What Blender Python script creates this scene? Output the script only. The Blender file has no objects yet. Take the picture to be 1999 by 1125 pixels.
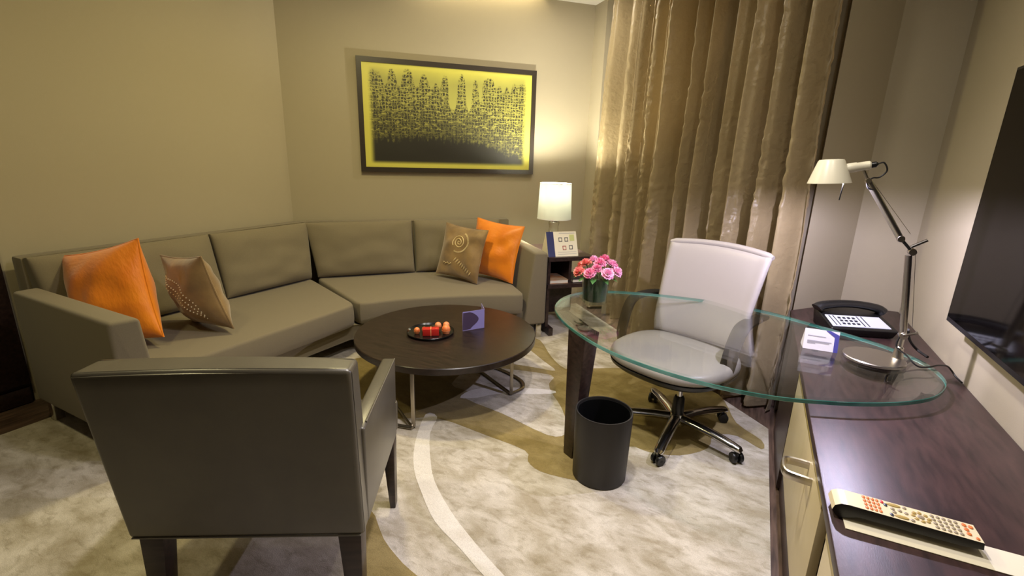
import bpy, bmesh, math, random
from mathutils import Vector, Matrix, noise
random.seed(7)
PI = math.pi
S = bpy.context.scene
C = S.collection

# ------------------------------------------------------------------ camera
cam_d = bpy.data.cameras.new('camera'); cam = bpy.data.objects.new('camera', cam_d); C.objects.link(cam)
YAW, PITCH, ROLL, FPX = math.radians(-26.41), math.atan(259/940), math.radians(1.68), 940.0
fw = Vector((math.sin(YAW)*math.cos(PITCH), math.cos(YAW)*math.cos(PITCH), -math.sin(PITCH)))
rt0 = Vector((math.cos(YAW), -math.sin(YAW), 0)); up0 = rt0.cross(fw)
rt = math.cos(ROLL)*rt0 + math.sin(ROLL)*up0; up = -math.sin(ROLL)*rt0 + math.cos(ROLL)*up0
cam.matrix_world = Matrix(((rt.x, up.x, -fw.x, 0), (rt.y, up.y, -fw.y, 0), (rt.z, up.z, -fw.z, 1.55), (0, 0, 0, 1)))
cam_d.sensor_width = 36; cam_d.lens = 36*FPX/1999; cam_d.clip_start = 0.02
S.camera = cam

# ------------------------------------------------------------------ world, exposure, lights
w = bpy.data.worlds.new('world'); S.world = w; w.use_nodes = True
w.node_tree.nodes['Background'].inputs[0].default_value = (1.0, 0.84, 0.58, 1)
w.node_tree.nodes['Background'].inputs[1].default_value = 0.015
S.view_settings.view_transform = 'Standard'; S.view_settings.look = 'None'
S.view_settings.gamma = 1; S.view_settings.exposure = 0.3
WARM = (1.0, 0.86, 0.44); NEUT = (1.0, 0.92, 0.80); COOL = (0.76, 0.71, 1.0)

def lamp(name, kind, loc, power, color, aim=None, **kw):
    d = bpy.data.lights.new(name, kind); d.energy = power; d.color = color
    for k, v in kw.items(): setattr(d, k, v)
    o = bpy.data.objects.new(name, d); C.objects.link(o); o.location = loc
    if aim is not None:
        o.rotation_euler = (Vector(aim)-Vector(loc)).to_track_quat('-Z', 'Y').to_euler()
    return o
lamp('downlight_lounge', 'AREA', (-2.2, 2.4, 3.0), 32, WARM, (-2.2, 2.4, 0), shape='DISK', size=0.2)
lamp('downlight_corner', 'AREA', (-1.50, 4.20, 3.0), 11, NEUT, (-1.50, 4.20, 0), shape='DISK', size=0.14)
lamp('downlight_desk', 'AREA', (-0.60, 2.5, 3.0), 8, NEUT, (-0.60, 2.5, 0), shape='DISK', size=0.14, spread=2.6)
lamp('downlight_console', 'AREA', (-0.60, 1.6, 3.0), 19, (1.0, 0.93, 0.93), (-0.60, 1.6, 0), shape='DISK', size=0.14, spread=2.2)
lamp('fill_right_wall', 'AREA', (0.35, 1.50, 3.0), 11, NEUT, (0.35, 1.50, 0), shape='DISK', size=0.14)  # added fill light, brightens the right wall and curtain end
lamp('downlight_entry', 'AREA', (-2.5, 0.4, 3.0), 10, WARM, (-2.5, 0.4, 0), shape='DISK', size=0.2, spread=2.8)

# ------------------------------------------------------------------ materials
def lin(c): return tuple((x/12.92 if x <= 0.04045 else ((x+0.055)/1.055)**2.4) for x in c)
def rgb(r, g, b): return lin((r/255, g/255, b/255))
def mat(name, col, rough=0.5, metal=0.0, spec=0.5, col2=None, nscale=20, nstretch=(1, 1, 1), bump=0.0, bscale=200, bstretch=(1, 1, 1), coat=0, sheen=0, trans=0, emit=None, estr=0, lo=0.35, hi=0.65, detail=4):
    m = bpy.data.materials.new(name); m.use_nodes = True
    nt = m.node_tree; b = nt.nodes['Principled BSDF']
    b.inputs['Base Color'].default_value = (*col, 1); b.inputs['Roughness'].default_value = rough
    b.inputs['Metallic'].default_value = metal; b.inputs['Specular IOR Level'].default_value = spec
    b.inputs['Coat Weight'].default_value = coat; b.inputs['Sheen Weight'].default_value = sheen
    b.inputs['Transmission Weight'].default_value = trans
    if emit: b.inputs['Emission Color'].default_value = (*emit, 1); b.inputs['Emission Strength'].default_value = estr
    tc = nt.nodes.new('ShaderNodeTexCoord')
    if col2:
        mp = nt.nodes.new('ShaderNodeMapping'); mp.inputs['Scale'].default_value = nstretch
        n = nt.nodes.new('ShaderNodeTexNoise'); n.inputs['Scale'].default_value = nscale; n.inputs['Detail'].default_value = detail
        r = nt.nodes.new('ShaderNodeValToRGB')
        r.color_ramp.elements[0].position = lo; r.color_ramp.elements[0].color = (*col, 1)
        r.color_ramp.elements[1].position = hi; r.color_ramp.elements[1].color = (*col2, 1)
        nt.links.new(tc.outputs['Object'], mp.inputs[0]); nt.links.new(mp.outputs[0], n.inputs['Vector'])
        nt.links.new(n.outputs['Fac'], r.inputs[0]); nt.links.new(r.outputs[0], b.inputs['Base Color'])
    if bump:
        mp2 = nt.nodes.new('ShaderNodeMapping'); mp2.inputs['Scale'].default_value = bstretch
        n2 = nt.nodes.new('ShaderNodeTexNoise'); n2.inputs['Scale'].default_value = bscale; n2.inputs['Detail'].default_value = 3
        bp = nt.nodes.new('ShaderNodeBump'); bp.inputs['Strength'].default_value = bump; bp.inputs['Distance'].default_value = 0.01
        nt.links.new(tc.outputs['Object'], mp2.inputs[0]); nt.links.new(mp2.outputs[0], n2.inputs['Vector'])
        nt.links.new(n2.outputs['Fac'], bp.inputs['Height']); nt.links.new(bp.outputs[0], b.inputs['Normal'])
    return m
M = {}
M['wall'] = mat('wall_paint', rgb(170, 160, 136), 0.75, spec=0.2, bump=0.06, bscale=260)
M['ceil'] = mat('ceiling_paint', rgb(205, 198, 184), 0.8, spec=0.2)
M['darkwood'] = mat('dark_stained_wood', rgb(38, 27, 24), 0.32, spec=0.5, col2=rgb(58, 42, 38), nscale=6, nstretch=(1.2, 9, 9), bump=0.05, bscale=60, bstretch=(1, 14, 14))
M['consolewood'] = mat('console_wood_top', rgb(42, 29, 29), 0.40, spec=0.5, col2=rgb(72, 50, 48), nscale=7, nstretch=(6, 1.1, 6), bump=0.06, bscale=70, bstretch=(10, 1, 10), lo=0.3, hi=0.75)
M['tablewood'] = mat('coffee_table_wood', rgb(29, 21, 18), 0.30, spec=0.5, col2=rgb(44, 32, 27), nscale=8, nstretch=(1, 7, 7), bump=0.03, bscale=60, bstretch=(1, 12, 12))
M['floorwood'] = mat('floor_boards', rgb(70, 55, 46), 0.4, col2=rgb(112, 90, 76), nscale=5, nstretch=(9, 1, 1), bump=0.05, bscale=30)
M['sofa'] = mat('sofa_weave', rgb(114, 105, 84), 0.85, spec=0.2, col2=rgb(126, 116, 94), nscale=500, bump=0.12, bscale=700, sheen=0.15)
M['leather'] = mat('grey_leather', rgb(84, 79, 66), 0.32, spec=0.8, bump=0.05, bscale=420, col2=rgb(77, 72, 61), nscale=9)
M['whiteleather'] = mat('white_leather', rgb(158, 151, 145), 0.40, spec=0.45, bump=0.03, bscale=350)
M['blackplastic'] = mat('black_plastic', rgb(20, 20, 21), 0.35)
M['armplastic'] = mat('matt_black_plastic', rgb(18, 16, 15), 0.6, spec=0.3)
M['blackleather'] = mat('black_bin_leather', rgb(34, 31, 30), 0.45, bump=0.08, bscale=400)
M['binliner'] = mat('black_bin_inside', rgb(14, 14, 14), 0.4)
M['chrome'] = mat('polished_metal', rgb(205, 203, 200), 0.14, metal=1)
M['steel'] = mat('brushed_metal', rgb(165, 158, 146), 0.32, metal=1)
M['alu'] = mat('satin_aluminium', rgb(196, 190, 180), 0.28, metal=1)
M['cream_metal'] = mat('cream_lacquer', rgb(226, 220, 196), 0.35)
M['orange'] = mat('orange_silk', rgb(236, 138, 14), 0.42, spec=0.5, col2=rgb(218, 118, 12), nscale=5, bump=0.22, bscale=26, bstretch=(1, 3, 1), sheen=0.3)
M['gold'] = mat('gold_velvet', rgb(150, 120, 70), 0.62, col2=rgb(118, 92, 52), nscale=7, bump=0.12, bscale=40, sheen=0.5)
M['thread'] = mat('pale_embroidery', rgb(222, 200, 146), 0.45)
M['bead'] = mat('pale_beads', rgb(226, 214, 180), 0.3)
M['curtain'] = mat('curtain_silk', rgb(188, 168, 126), 0.34, spec=0.7, col2=rgb(206, 187, 146), nscale=3, nstretch=(1, 1, 0.3), bump=0.5, bscale=13, bstretch=(1.8, 1.8, 2.2), sheen=0.2)
M['drawer'] = mat('cream_drawer_lacquer', rgb(205, 190, 150), 0.38, col2=rgb(196, 180, 142), nscale=3)
M['draweredgelit'] = mat('lit_drawer_edge', rgb(168, 150, 88), 0.4)  # light on the drawer fronts' top edge, put into the colour
M['frame'] = mat('picture_frame_wood', rgb(46, 38, 30), 0.4)
M['paper'] = mat('white_paper', rgb(206, 203, 205), 0.6)
M['paperwarm'] = mat('cream_paper', rgb(232, 224, 200), 0.6)
M['navy'] = mat('navy_print', rgb(38, 44, 92), 0.5)
M['violet'] = mat('violet_print', rgb(62, 60, 132), 0.5)
M['lamplit'] = mat('lamplit_paper', rgb(168, 160, 238), 0.55)  # cool desk lamp light on the folded card, put into its colour
M['plum'] = mat('plum_print', rgb(86, 70, 104), 0.55)
M['ink'] = mat('grey_ink', rgb(150, 148, 158), 0.6)
M['inkdark'] = mat('dark_ink', rgb(96, 92, 92), 0.6)
M['inkred'] = mat('red_ink', rgb(176, 92, 80), 0.6)
M['inkgreen'] = mat('yellow_green_ink', rgb(196, 200, 130), 0.6)
M['screen'] = mat('tv_screen', rgb(8, 6, 6), 0.08, spec=0.22)
M['tvframe'] = mat('tv_bezel', rgb(24, 22, 22), 0.3)
M['cable'] = mat('black_cable', rgb(18, 16, 16), 0.5)
M['red'] = mat('red_card_box', rgb(186, 36, 26), 0.4)
M['choc'] = mat('orange_sweet', rgb(224, 108, 50), 0.45, col2=rgb(236, 150, 84), nscale=60)
M['peach'] = mat('peach_sweet', rgb(236, 160, 110), 0.45, col2=rgb(224, 130, 76), nscale=50)
M['traym'] = mat('black_tray_glaze', rgb(16, 16, 17), 0.22)
M['bookorange'] = mat('orange_book_cover', rgb(206, 128, 54), 0.4, col2=rgb(196, 168, 136), nscale=14)
M['bookgrey'] = mat('grey_book_cover', rgb(60, 58, 60), 0.5)
M['leaf'] = mat('leaf_green', rgb(52, 104, 44), 0.45, col2=rgb(92, 140, 66), nscale=18)
M['darkleaf'] = mat('dark_leaf_wrap', rgb(20, 40, 18), 0.35, col2=rgb(34, 62, 26), nscale=10, nstretch=(1, 1, 6))
M['pink'] = mat('pink_petal', rgb(234, 104, 150), 0.55, col2=rgb(248, 190, 216), nscale=60, lo=0.3, hi=0.7)
M['palepink'] = mat('pale_pink_petal', rgb(240, 150, 196), 0.55, col2=rgb(250, 214, 232), nscale=60, lo=0.3, hi=0.7)
M['coral'] = mat('coral_petal', rgb(232, 112, 104), 0.55, col2=rgb(246, 172, 164), nscale=60, lo=0.3, hi=0.7)
M['keydark'] = mat('dark_key', rgb(44, 46, 54), 0.4)
M['phonewhite'] = mat('phone_face', rgb(206, 210, 222), 0.4)
M['remoteface'] = mat('remote_face', rgb(226, 212, 176), 0.35)
M['btnorange'] = mat('orange_button', rgb(216, 120, 56), 0.4)
M['btnbrown'] = mat('tan_button', rgb(176, 150, 84), 0.4)
M['btngrey'] = mat('grey_button', rgb(150, 136, 112), 0.4)
M['btnred'] = mat('red_button', rgb(200, 40, 40), 0.4)
M['btnblue'] = mat('navy_button', rgb(36, 44, 64), 0.4)
M['bulb'] = mat('lit_bulb', (1, 1, 1), 0.5, emit=(1.0, 0.9, 0.7), estr=6)
M['bulbcool'] = mat('lit_cool_bulb', (1, 1, 1), 0.5, emit=(0.95, 0.95, 1.0), estr=12)

def glass(name, col, rough=0.0, ior=1.5):
    m = bpy.data.materials.new(name); m.use_nodes = True; nt = m.node_tree
    b = nt.nodes['Principled BSDF']; b.inputs['Base Color'].default_value = (*col, 1)
    b.inputs['Roughness'].default_value = rough; b.inputs['Transmission Weight'].default_value = 1; b.inputs['IOR'].default_value = ior
    return m
def sheetglass(name, tint, edge):
    # thin clear sheet: mostly see-through faces with fresnel reflection, green body seen through the rim
    m = bpy.data.materials.new(name); m.use_nodes = True; nt = m.node_tree; nt.nodes.clear()
    out = nt.nodes.new('ShaderNodeOutputMaterial')
    tr = nt.nodes.new('ShaderNodeBsdfTransparent'); tr.inputs[0].default_value = (*tint, 1)
    gl = nt.nodes.new('ShaderNodeBsdfGlossy'); gl.inputs['Roughness'].default_value = 0.01
    lw = nt.nodes.new('ShaderNodeLayerWeight'); lw.inputs['Blend'].default_value = 0.5      # Schlick reflectance, alike from both sides
    pw = nt.nodes.new('ShaderNodeMath'); pw.operation = 'POWER'; pw.inputs[1].default_value = 5.0
    fr = nt.nodes.new('ShaderNodeMath'); fr.operation = 'MULTIPLY_ADD'; fr.inputs[1].default_value = 0.95; fr.inputs[2].default_value = 0.045
    nt.links.new(lw.outputs['Facing'], pw.inputs[0]); nt.links.new(pw.outputs[0], fr.inputs[0])
    mx = nt.nodes.new('ShaderNodeMixShader')
    nt.links.new(fr.outputs[0], mx.inputs[0]); nt.links.new(tr.outputs[0], mx.inputs[1]); nt.links.new(gl.outputs[0], mx.inputs[2])
    nt.links.new(mx.outputs[0], out.inputs[0])
    return m
M['sheet'] = sheetglass('clear_glass_face', (0.95, 0.97, 0.96), None)
M['edge'] = mat('green_glass_rim', rgb(44, 120, 108), 0.12, spec=0.6, trans=0.4, col2=rgb(96, 170, 158), nscale=5)
M['bevel'] = sheetglass('bevelled_glass', (0.80, 0.88, 0.86), None)
M['vaseglass'] = sheetglass('clear_vase_glass', (0.93, 0.96, 0.95), None)
M['lampglass'] = glass('clear_lamp_glass', (0.95, 0.97, 0.97))

def shade_mat():
    m = bpy.data.materials.new('white_lamp_shade'); m.use_nodes = True; nt = m.node_tree; nt.nodes.clear()
    out = nt.nodes.new('ShaderNodeOutputMaterial')
    d = nt.nodes.new('ShaderNodeBsdfDiffuse'); d.inputs[0].default_value = (0.86, 0.86, 0.76, 1)
    t = nt.nodes.new('ShaderNodeBsdfTranslucent'); t.inputs[0].default_value = (0.235, 0.243, 0.222, 1)
    mx = nt.nodes.new('ShaderNodeMixShader'); mx.inputs[0].default_value = 0.4
    nt.links.new(d.outputs[0], mx.inputs[1]); nt.links.new(t.outputs[0], mx.inputs[2]); nt.links.new(mx.outputs[0], out.inputs[0])
    return m
M['shade'] = shade_mat()

def rug_mat(name, a, b, c, stain):
    # cut pile: mottled in two sizes, with a fine pile bump
    m = bpy.data.materials.new(name); m.use_nodes = True; nt = m.node_tree; bs = nt.nodes['Principled BSDF']
    bs.inputs['Roughness'].default_value = 0.95; bs.inputs['Specular IOR Level'].default_value = 0.1; bs.inputs['Sheen Weight'].default_value = 0.2
    tc = nt.nodes.new('ShaderNodeTexCoord')
    def nz(scale, det, lo, hi, ca, cb, st=(1, 1, 1)):
        mp = nt.nodes.new('ShaderNodeMapping'); mp.inputs['Scale'].default_value = st
        mp.inputs['Rotation'].default_value = (0, 0, 0.6)
        n = nt.nodes.new('ShaderNodeTexNoise'); n.inputs['Scale'].default_value = scale; n.inputs['Detail'].default_value = det
        n.inputs['Roughness'].default_value = 0.62; n.inputs['Distortion'].default_value = 0.4
        r = nt.nodes.new('ShaderNodeValToRGB'); r.color_ramp.elements[0].position = lo; r.color_ramp.elements[1].position = hi
        r.color_ramp.elements[0].color = (*ca, 1); r.color_ramp.elements[1].color = (*cb, 1)
        nt.links.new(tc.outputs['Object'], mp.inputs[0]); nt.links.new(mp.outputs[0], n.inputs[0]); nt.links.new(n.outputs['Fac'], r.inputs[0])
        return n, r
    n1, r1 = nz(4.5, 7, 0.36, 0.62, a, b, (1, 1.5, 1))
    n2, r2 = nz(13.0, 7, 0.50, 0.74, (0, 0, 0), (stain, stain, stain), (1, 2.2, 1))
    mx = nt.nodes.new('ShaderNodeMixRGB'); mx.inputs[2].default_value = (*c, 1)
    nt.links.new(r2.outputs[0], mx.inputs[0]); nt.links.new(r1.outputs[0], mx.inputs[1])
    n3, r3 = nz(260, 2, 0.25, 0.8, (0.78, 0.78, 0.78), (1.1, 1.1, 1.1))
    ml = nt.nodes.new('ShaderNodeMixRGB'); ml.blend_type = 'MULTIPLY'; ml.inputs[0].default_value = 1
    nt.links.new(mx.outputs[0], ml.inputs[1]); nt.links.new(r3.outputs[0], ml.inputs[2]); nt.links.new(ml.outputs[0], bs.inputs['Base Color'])
    bp = nt.nodes.new('ShaderNodeBump'); bp.inputs['Strength'].default_value = 0.4; bp.inputs['Distance'].default_value = 0.006
    nt.links.new(n3.outputs['Fac'], bp.inputs['Height']); nt.links.new(bp.outputs[0], bs.inputs['Normal'])
    return m
M['rugcream'] = rug_mat('rug_cream_pile', rgb(168, 157, 135), rgb(212, 204, 191), rgb(134, 121, 92), 0.65)
M['rugolive'] = rug_mat('rug_olive_pile', rgb(132, 114, 66), rgb(158, 140, 92), rgb(112, 96, 56), 0.5)
M['rugpale'] = rug_mat('rug_pale_pile', rgb(222, 215, 205), rgb(234, 228, 220), rgb(200, 190, 172), 0.35)

# ------------------------------------------------------------------ geometry helpers
def V(*a): return Vector(a)
def add_box(bm, c, s, rz=0.0, rot=None):
    r = bmesh.ops.create_cube(bm, size=1)
    R = rot if rot is not None else Matrix.Rotation(rz, 4, 'Z')
    bmesh.ops.transform(bm, matrix=Matrix.Translation(c) @ R @ Matrix.Diagonal((*s, 1)), verts=r['verts'])
    return r['verts']
def bx(c, s, bev=0.0, seg=2, rz=0.0, rot=None):
    bm = bmesh.new(); add_box(bm, c, s, rz, rot)
    if bev: bmesh.ops.bevel(bm, geom=bm.edges[:], offset=bev, segments=seg, profile=0.5, affect='EDGES')
    return bm
def add_prism(bm, poly, z0, z1, mi=0):
    lo = [bm.verts.new((p[0], p[1], z0)) for p in poly]; hi = [bm.verts.new((p[0], p[1], z1)) for p in poly]
    a = sum(poly[i][0]*poly[(i+1) % len(poly)][1]-poly[(i+1) % len(poly)][0]*poly[i][1] for i in range(len(poly)))
    if a < 0: lo.reverse(); hi.reverse()
    fs = [bm.faces.new(hi), bm.faces.new(lo[::-1])]
    n = len(lo)
    for i in range(n): fs.append(bm.faces.new((lo[i], lo[(i+1) % n], hi[(i+1) % n], hi[i])))
    for f in fs: f.material_index = mi
    return fs
def prism(poly, z0, z1, bev=0.0, seg=3, only=None):
    bm = bmesh.new(); add_prism(bm, poly, z0, z1)
    if bev:
        es = [e for e in bm.edges if only is None or only(e)]
        bmesh.ops.bevel(bm, geom=es, offset=bev, segments=seg, profile=0.5, affect='EDGES')
    return bm
def hull8(lo, hi, bev=0, seg=2):
    # eight-cornered solid from two quads
    bm = bmesh.new(); a = [bm.verts.new(p) for p in lo]; b = [bm.verts.new(p) for p in hi]
    bm.faces.new(b); bm.faces.new(a[::-1])
    for i in range(4): bm.faces.new((a[i], a[(i+1) % 4], b[(i+1) % 4], b[i]))
    bmesh.ops.recalc_face_normals(bm, faces=bm.faces[:])
    if bev: bmesh.ops.bevel(bm, geom=bm.edges[:], offset=bev, segments=seg, profile=0.5, affect='EDGES')
    return bm
def add_tube(bm, pts, r, seg=10, closed=False, flat=None, mi=0):
    pts = [Vector(p) for p in pts]; n = len(pts)
    rs = r if isinstance(r, (list, tuple)) else [r]*n
    T = []
    for i in range(n):
        if closed: t = pts[(i+1) % n]-pts[i-1]
        else: t = pts[min(i+1, n-1)]-pts[max(i-1, 0)]
        T.append(t.normalized())
    ref = Vector((0, 0, 1)) if abs(T[0].z) < 0.9 else Vector((1, 0, 0))
    N = (ref-T[0]*ref.dot(T[0])).normalized()
    rings = []
    for i in range(n):
        N = (N-T[i]*N.dot(T[i])).normalized(); B = T[i].cross(N)
        ring = []
        for k in range(seg):
            a = 2*PI*k/seg; ca, sa = math.cos(a), math.sin(a)
            if flat: ca *= flat[0]; sa *= flat[1]
            ring.append(bm.verts.new(pts[i]+rs[i]*(ca*N+sa*B)))
        rings.append(ring)
    m = n if closed else n-1
    for i in range(m):
        a, b = rings[i], rings[(i+1) % n]
        for k in range(seg):
            f = bm.faces.new((a[k], a[(k+1) % seg], b[(k+1) % seg], b[k])); f.material_index = mi
    if not closed:
        f = bm.faces.new(rings[0][::-1]); f.material_index = mi; f = bm.faces.new(rings[-1]); f.material_index = mi
def tube(*a, **k): bm = bmesh.new(); add_tube(bm, *a, **k); return bm
def add_lathe(bm, prof, c=(0, 0, 0), seg=40, sx=1, sy=1, R=None):
    rings = []
    for r, z in prof:
        ring = []
        for k in range(seg):
            a = 2*PI*k/seg; p = Vector((r*sx*math.cos(a), r*sy*math.sin(a), z))
            if R is not None: p = R @ p
            ring.append(bm.verts.new(p+Vector(c)))
        rings.append(ring)
    for i in range(len(rings)-1):
        a, b = rings[i], rings[i+1]
        for k in range(seg): bm.faces.new((a[k], a[(k+1) % seg], b[(k+1) % seg], b[k]))
    bm.faces.new(rings[0][::-1]); bm.faces.new(rings[-1])
def lathe(*a, **k): bm = bmesh.new(); add_lathe(bm, *a, **k); return bm
def smooth_path(pts, n=8, closed=False):
    P = [Vector(p) for p in pts]; out = []; L = len(P)
    rng = range(L) if closed else range(L-1)
    for i in rng:
        if closed: p0, p1, p2, p3 = P[i-1], P[i], P[(i+1) % L], P[(i+2) % L]
        else: p0, p1, p2, p3 = P[max(i-1, 0)], P[i], P[i+1], P[min(i+2, L-1)]
        for k in range(n):
            t = k/n
            out.append(0.5*((2*p1)+(p2-p0)*t+(2*p0-5*p1+4*p2-p3)*t*t+(3*p1-p0-3*p2+p3)*t*t*t))
    if not closed: out.append(P[-1])
    return out
def pillow_bm(w, h, t, p=3.0, q=0.5, pinch=0.06, n=28, edge=0.008, wob=0.0, seed=0):
    # stuffed cushion in its own frame: x across, z up from 0, y thickness
    bm = bmesh.new()
    def pt(u, v, s):
        x = w/2*u*(1-pinch*(1-abs(v)**2)); z = h/2*v*(1-pinch*(1-abs(u)**2))
        f = max(0.0, (1-abs(u)**p)*(1-abs(v)**p))**q
        y = s*(edge+t/2*f)
        if wob: y += s*f*wob*noise.noise(Vector((u*2.2+seed, v*2.2, s*3+seed)))
        return Vector((x, y, z+h/2))
    G = {}
    for s in (1, -1):
        for i in range(n+1):
            for j in range(n+1):
                u = math.sin((i/n*2-1)*PI/2); v = math.sin((j/n*2-1)*PI/2)
                G[s, i, j] = bm.verts.new(pt(u, v, s))
        for i in range(n):
            for j in range(n):
                q4 = (G[s, i, j], G[s, i+1, j], G[s, i+1, j+1], G[s, i, j+1])
                bm.faces.new(q4 if s < 0 else q4[::-1])
    loop = [(i, 0) for i in range(n)]+[(n, j) for j in range(n)]+[(i, n) for i in range(n, 0, -1)]+[(0, j) for j in range(n, 0, -1)]
    for k in range(len(loop)):
        a, b = loop[k], loop[(k+1) % len(loop)]
        bm.faces.new((G[1, a[0], a[1]], G[1, b[0], b[1]], G[-1, b[0], b[1]], G[-1, a[0], a[1]]))
    bmesh.ops.recalc_face_normals(bm, faces=bm.faces[:])
    return bm, pt
def frame_of(par):
    return par['_mw'] if False else MW[par.name] if par is not None and par.name in MW else Matrix.Identity(4)
MW = {}
def obj(name, bm, m, par=None, local=False, sharp=35, mats=None):
    me = bpy.data.meshes.new(name)
    if par is not None and not local:
        bm.transform(MW[par.name].inverted())
    bm.normal_update(); bm.to_mesh(me); bm.free()
    for x in (mats or [m]): me.materials.append(x)
    me.polygons.foreach_set('use_smooth', [True]*len(me.polygons)); me.set_sharp_from_angle(angle=math.radians(sharp))
    o = bpy.data.objects.new(name, me); C.objects.link(o)
    if par is not None:
        o.parent = par; MW[o.name] = MW[par.name].copy()
    else: MW[o.name] = Matrix.Identity(4)
    return o
def tag(o, label, cat, group=None):
    o['label'] = label; o['category'] = cat
    if group: o['group'] = group
    return o
def thing(name, label, cat, loc=(0, 0, 0), rz=0.0, group=None):
    o = bpy.data.objects.new(name, None); C.objects.link(o); o.location = loc; o.rotation_euler = (0, 0, rz); o.empty_display_size = 0.05
    MW[o.name] = Matrix.Translation(loc) @ Matrix.Rotation(rz, 4, 'Z')
    return tag(o, label, cat, group)
def single(name, bm, m, label, cat, loc=(0, 0, 0), group=None, **k):
    # one-mesh thing with its origin at its base
    bm.transform(Matrix.Translation(loc).inverted()); o = obj(name, bm, m, None, **k); o.location = loc
    MW[o.name] = Matrix.Translation(loc)
    return tag(o, label, cat, group)
def struct(name, bm, m, **k):
    o = obj(name, bm, m, None, **k); o['kind'] = 'structure'; return o

# ------------------------------------------------------------------ the room
A2, B2 = V(-3.854, 3.113), V(-1.735, 5.207)
U = (B2-A2).normalized(); N2 = V(U.y, -U.x)                 # along the back wall, into the room
LB = (B2-A2).length
D2 = N2.copy()                                             # along the window wall, towards the right
def bw(a, d, z=0.0): p = A2+U*a+N2*d; return V(p.x, p.y, z)
FZ, CZ = -0.012, 3.03
SE = B2+D2*0.25; RC = V(0.573, 3.645); YB = -1.6
JE = SE+U*0.24                                             # window recess behind the curtain
PA = V(0.292, 3.316)                                       # front corner of the slanting pier beside the console
def wall(name, pts, out, z0=FZ, z1=CZ, m='wall', th=0.1):
    # vertical slab along two plan points, thickened away from the room
    p, q = pts; o = V(*out).normalized()*th
    return struct(name, prism([p, q, q+o, p+o], z0, z1), M[m])
wall('wall_left', (V(-3.854, 1.10), A2), (-1, 0))
wall('wall_back', (A2-U*0.1, B2+U*0.1), tuple(-N2), z1=3.25)
struct('wall_window_strip', prism([B2, SE, SE+U*0.34, B2+U*0.34], FZ, CZ), M['wall'])
wall('wall_window', (JE, JE+D2*2.40), tuple(U))
struct('wall_pier', prism([PA, RC, RC+V(0.1, 0.1), PA+V(0.02, 0.36)], FZ, CZ), M['wall'])
wall('wall_niche', (RC, V(0.985, 3.645)), (0, 1))
wall('wall_right', (V(0.885, 3.645), V(0.885, YB)), (1, 0))
struct('floor', prism([V(-4.6, YB), V(1.0, YB), V(1.0, 4.0), V(0.4, 4.2), V(-1.0, 6.0), V(-4.6, 3.4)], FZ-0.1, FZ), M['floorwood'])
c_in = [A2+U*0.25, A2+U*0.25+N2*0.10, A2+U*2.42+N2*0.10, A2+U*2.42]
struct('ceiling', prism([V(-4.6, YB), V(1.0, YB), V(1.0, 3.75), V(0.4, 3.95), SE+U*0.34, B2+U*0.1]+c_in[::-1]+[A2-U*0.1, V(-4.6, 3.0)], CZ, CZ+0.06), M['ceil'])
# cove slot over the back wall, with its strip light
cv = bmesh.new(); add_prism(cv, [A2+U*0.2+N2*0.10, A2+U*2.5+N2*0.10, A2+U*2.5+N2*0.12, A2+U*0.2+N2*0.12], CZ+0.06, CZ+0.2)
add_prism(cv, [A2+U*0.2, A2+U*2.5, A2+U*2.5+N2*0.12, A2+U*0.2+N2*0.12], CZ+0.2, CZ+0.22)
struct('trim_1', cv, M['ceil'])
pc = bw(1.75, 0.055, CZ+0.15)
cl = lamp('cove_strip_light', 'AREA', pc, 7, (1.0, 0.86, 0.55), pc-V(0, 0, 1), shape='RECTANGLE', size=1.2, size_y=0.05)
cl.rotation_euler = (0, 0, math.atan2(U.y, U.x))

# rug lying on the boards, its leaf pattern woven in as separate fields
rug = bmesh.new()
rug_poly = [V(-3.5, -1.2), V(0.257, -1.2), V(0.257, 3.02), V(-1.62, 4.86), V(-1.95, 4.6), V(-3.5, 3.0)]
add_prism(rug, rug_poly, FZ, 0.0, 0)
def field(pts, z, mi, sm=4):
    P = smooth_path([(p[0], p[1], 0) for p in pts], sm, True) if sm > 1 else [V(*p, 0) for p in pts]
    add_prism(rug, [(p.x, p.y) for p in P], z-0.0012, z, mi)
O1 = [(-2.3, 1.9), (-2.6, 2.3), (-2.55, 2.62), (-2.0, 2.95), (-1.73, 3.03), (-1.35, 3.10), (-1.17, 3.13), (-1.33, 3.26), (-1.62, 3.5), (-1.64, 3.62), (-1.52, 3.64), (-1.3, 3.36), (-1.12, 3.20), (-1.02, 3.26), (-0.68, 3.46), (-0.42, 3.45), (-0.10, 3.38), (0.0, 3.25), (0.08, 3.0), (0.22, 2.86), (0.22, 2.76), (0.09, 2.84), (-0.03, 2.78), (-0.05, 2.62), (-0.18, 2.47), (-0.34, 2.42), (-0.44, 2.42), (-0.49, 2.19), (-0.57, 2.02), (-0.64, 1.99), (-0.79, 1.975), (-0.88, 2.02), (-0.935, 2.10), (-1.2, 2.125), (-1.54, 2.14), (-1.74, 2.02), (-2.0, 1.9)]
C1 = [(-1.72, 2.56), (-1.73, 2.87), (-1.53, 2.96), (-1.17, 3.04), (-1.13, 2.91), (-1.07, 2.8), (-0.95, 2.66), (-0.86, 2.52), (-0.80, 2.36), (-0.89, 2.30), (-1.22, 2.38), (-1.52, 2.43), (-1.56, 2.52)]
W1 = [(-1.63, 2.14), (-1.50, 1.87), (-1.36, 1.68), (-1.2, 1.54), (-1.05, 1.43), (-0.88, 1.36), (-0.70, 1.28), (-0.4, 1.18), (-0.38, 1.23), (-0.65, 1.325), (-0.87, 1.43), (-1.03, 1.52), (-1.21, 1.65), (-1.33, 1.78), (-1.48, 1.98), (-1.55, 2.15)]
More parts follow.
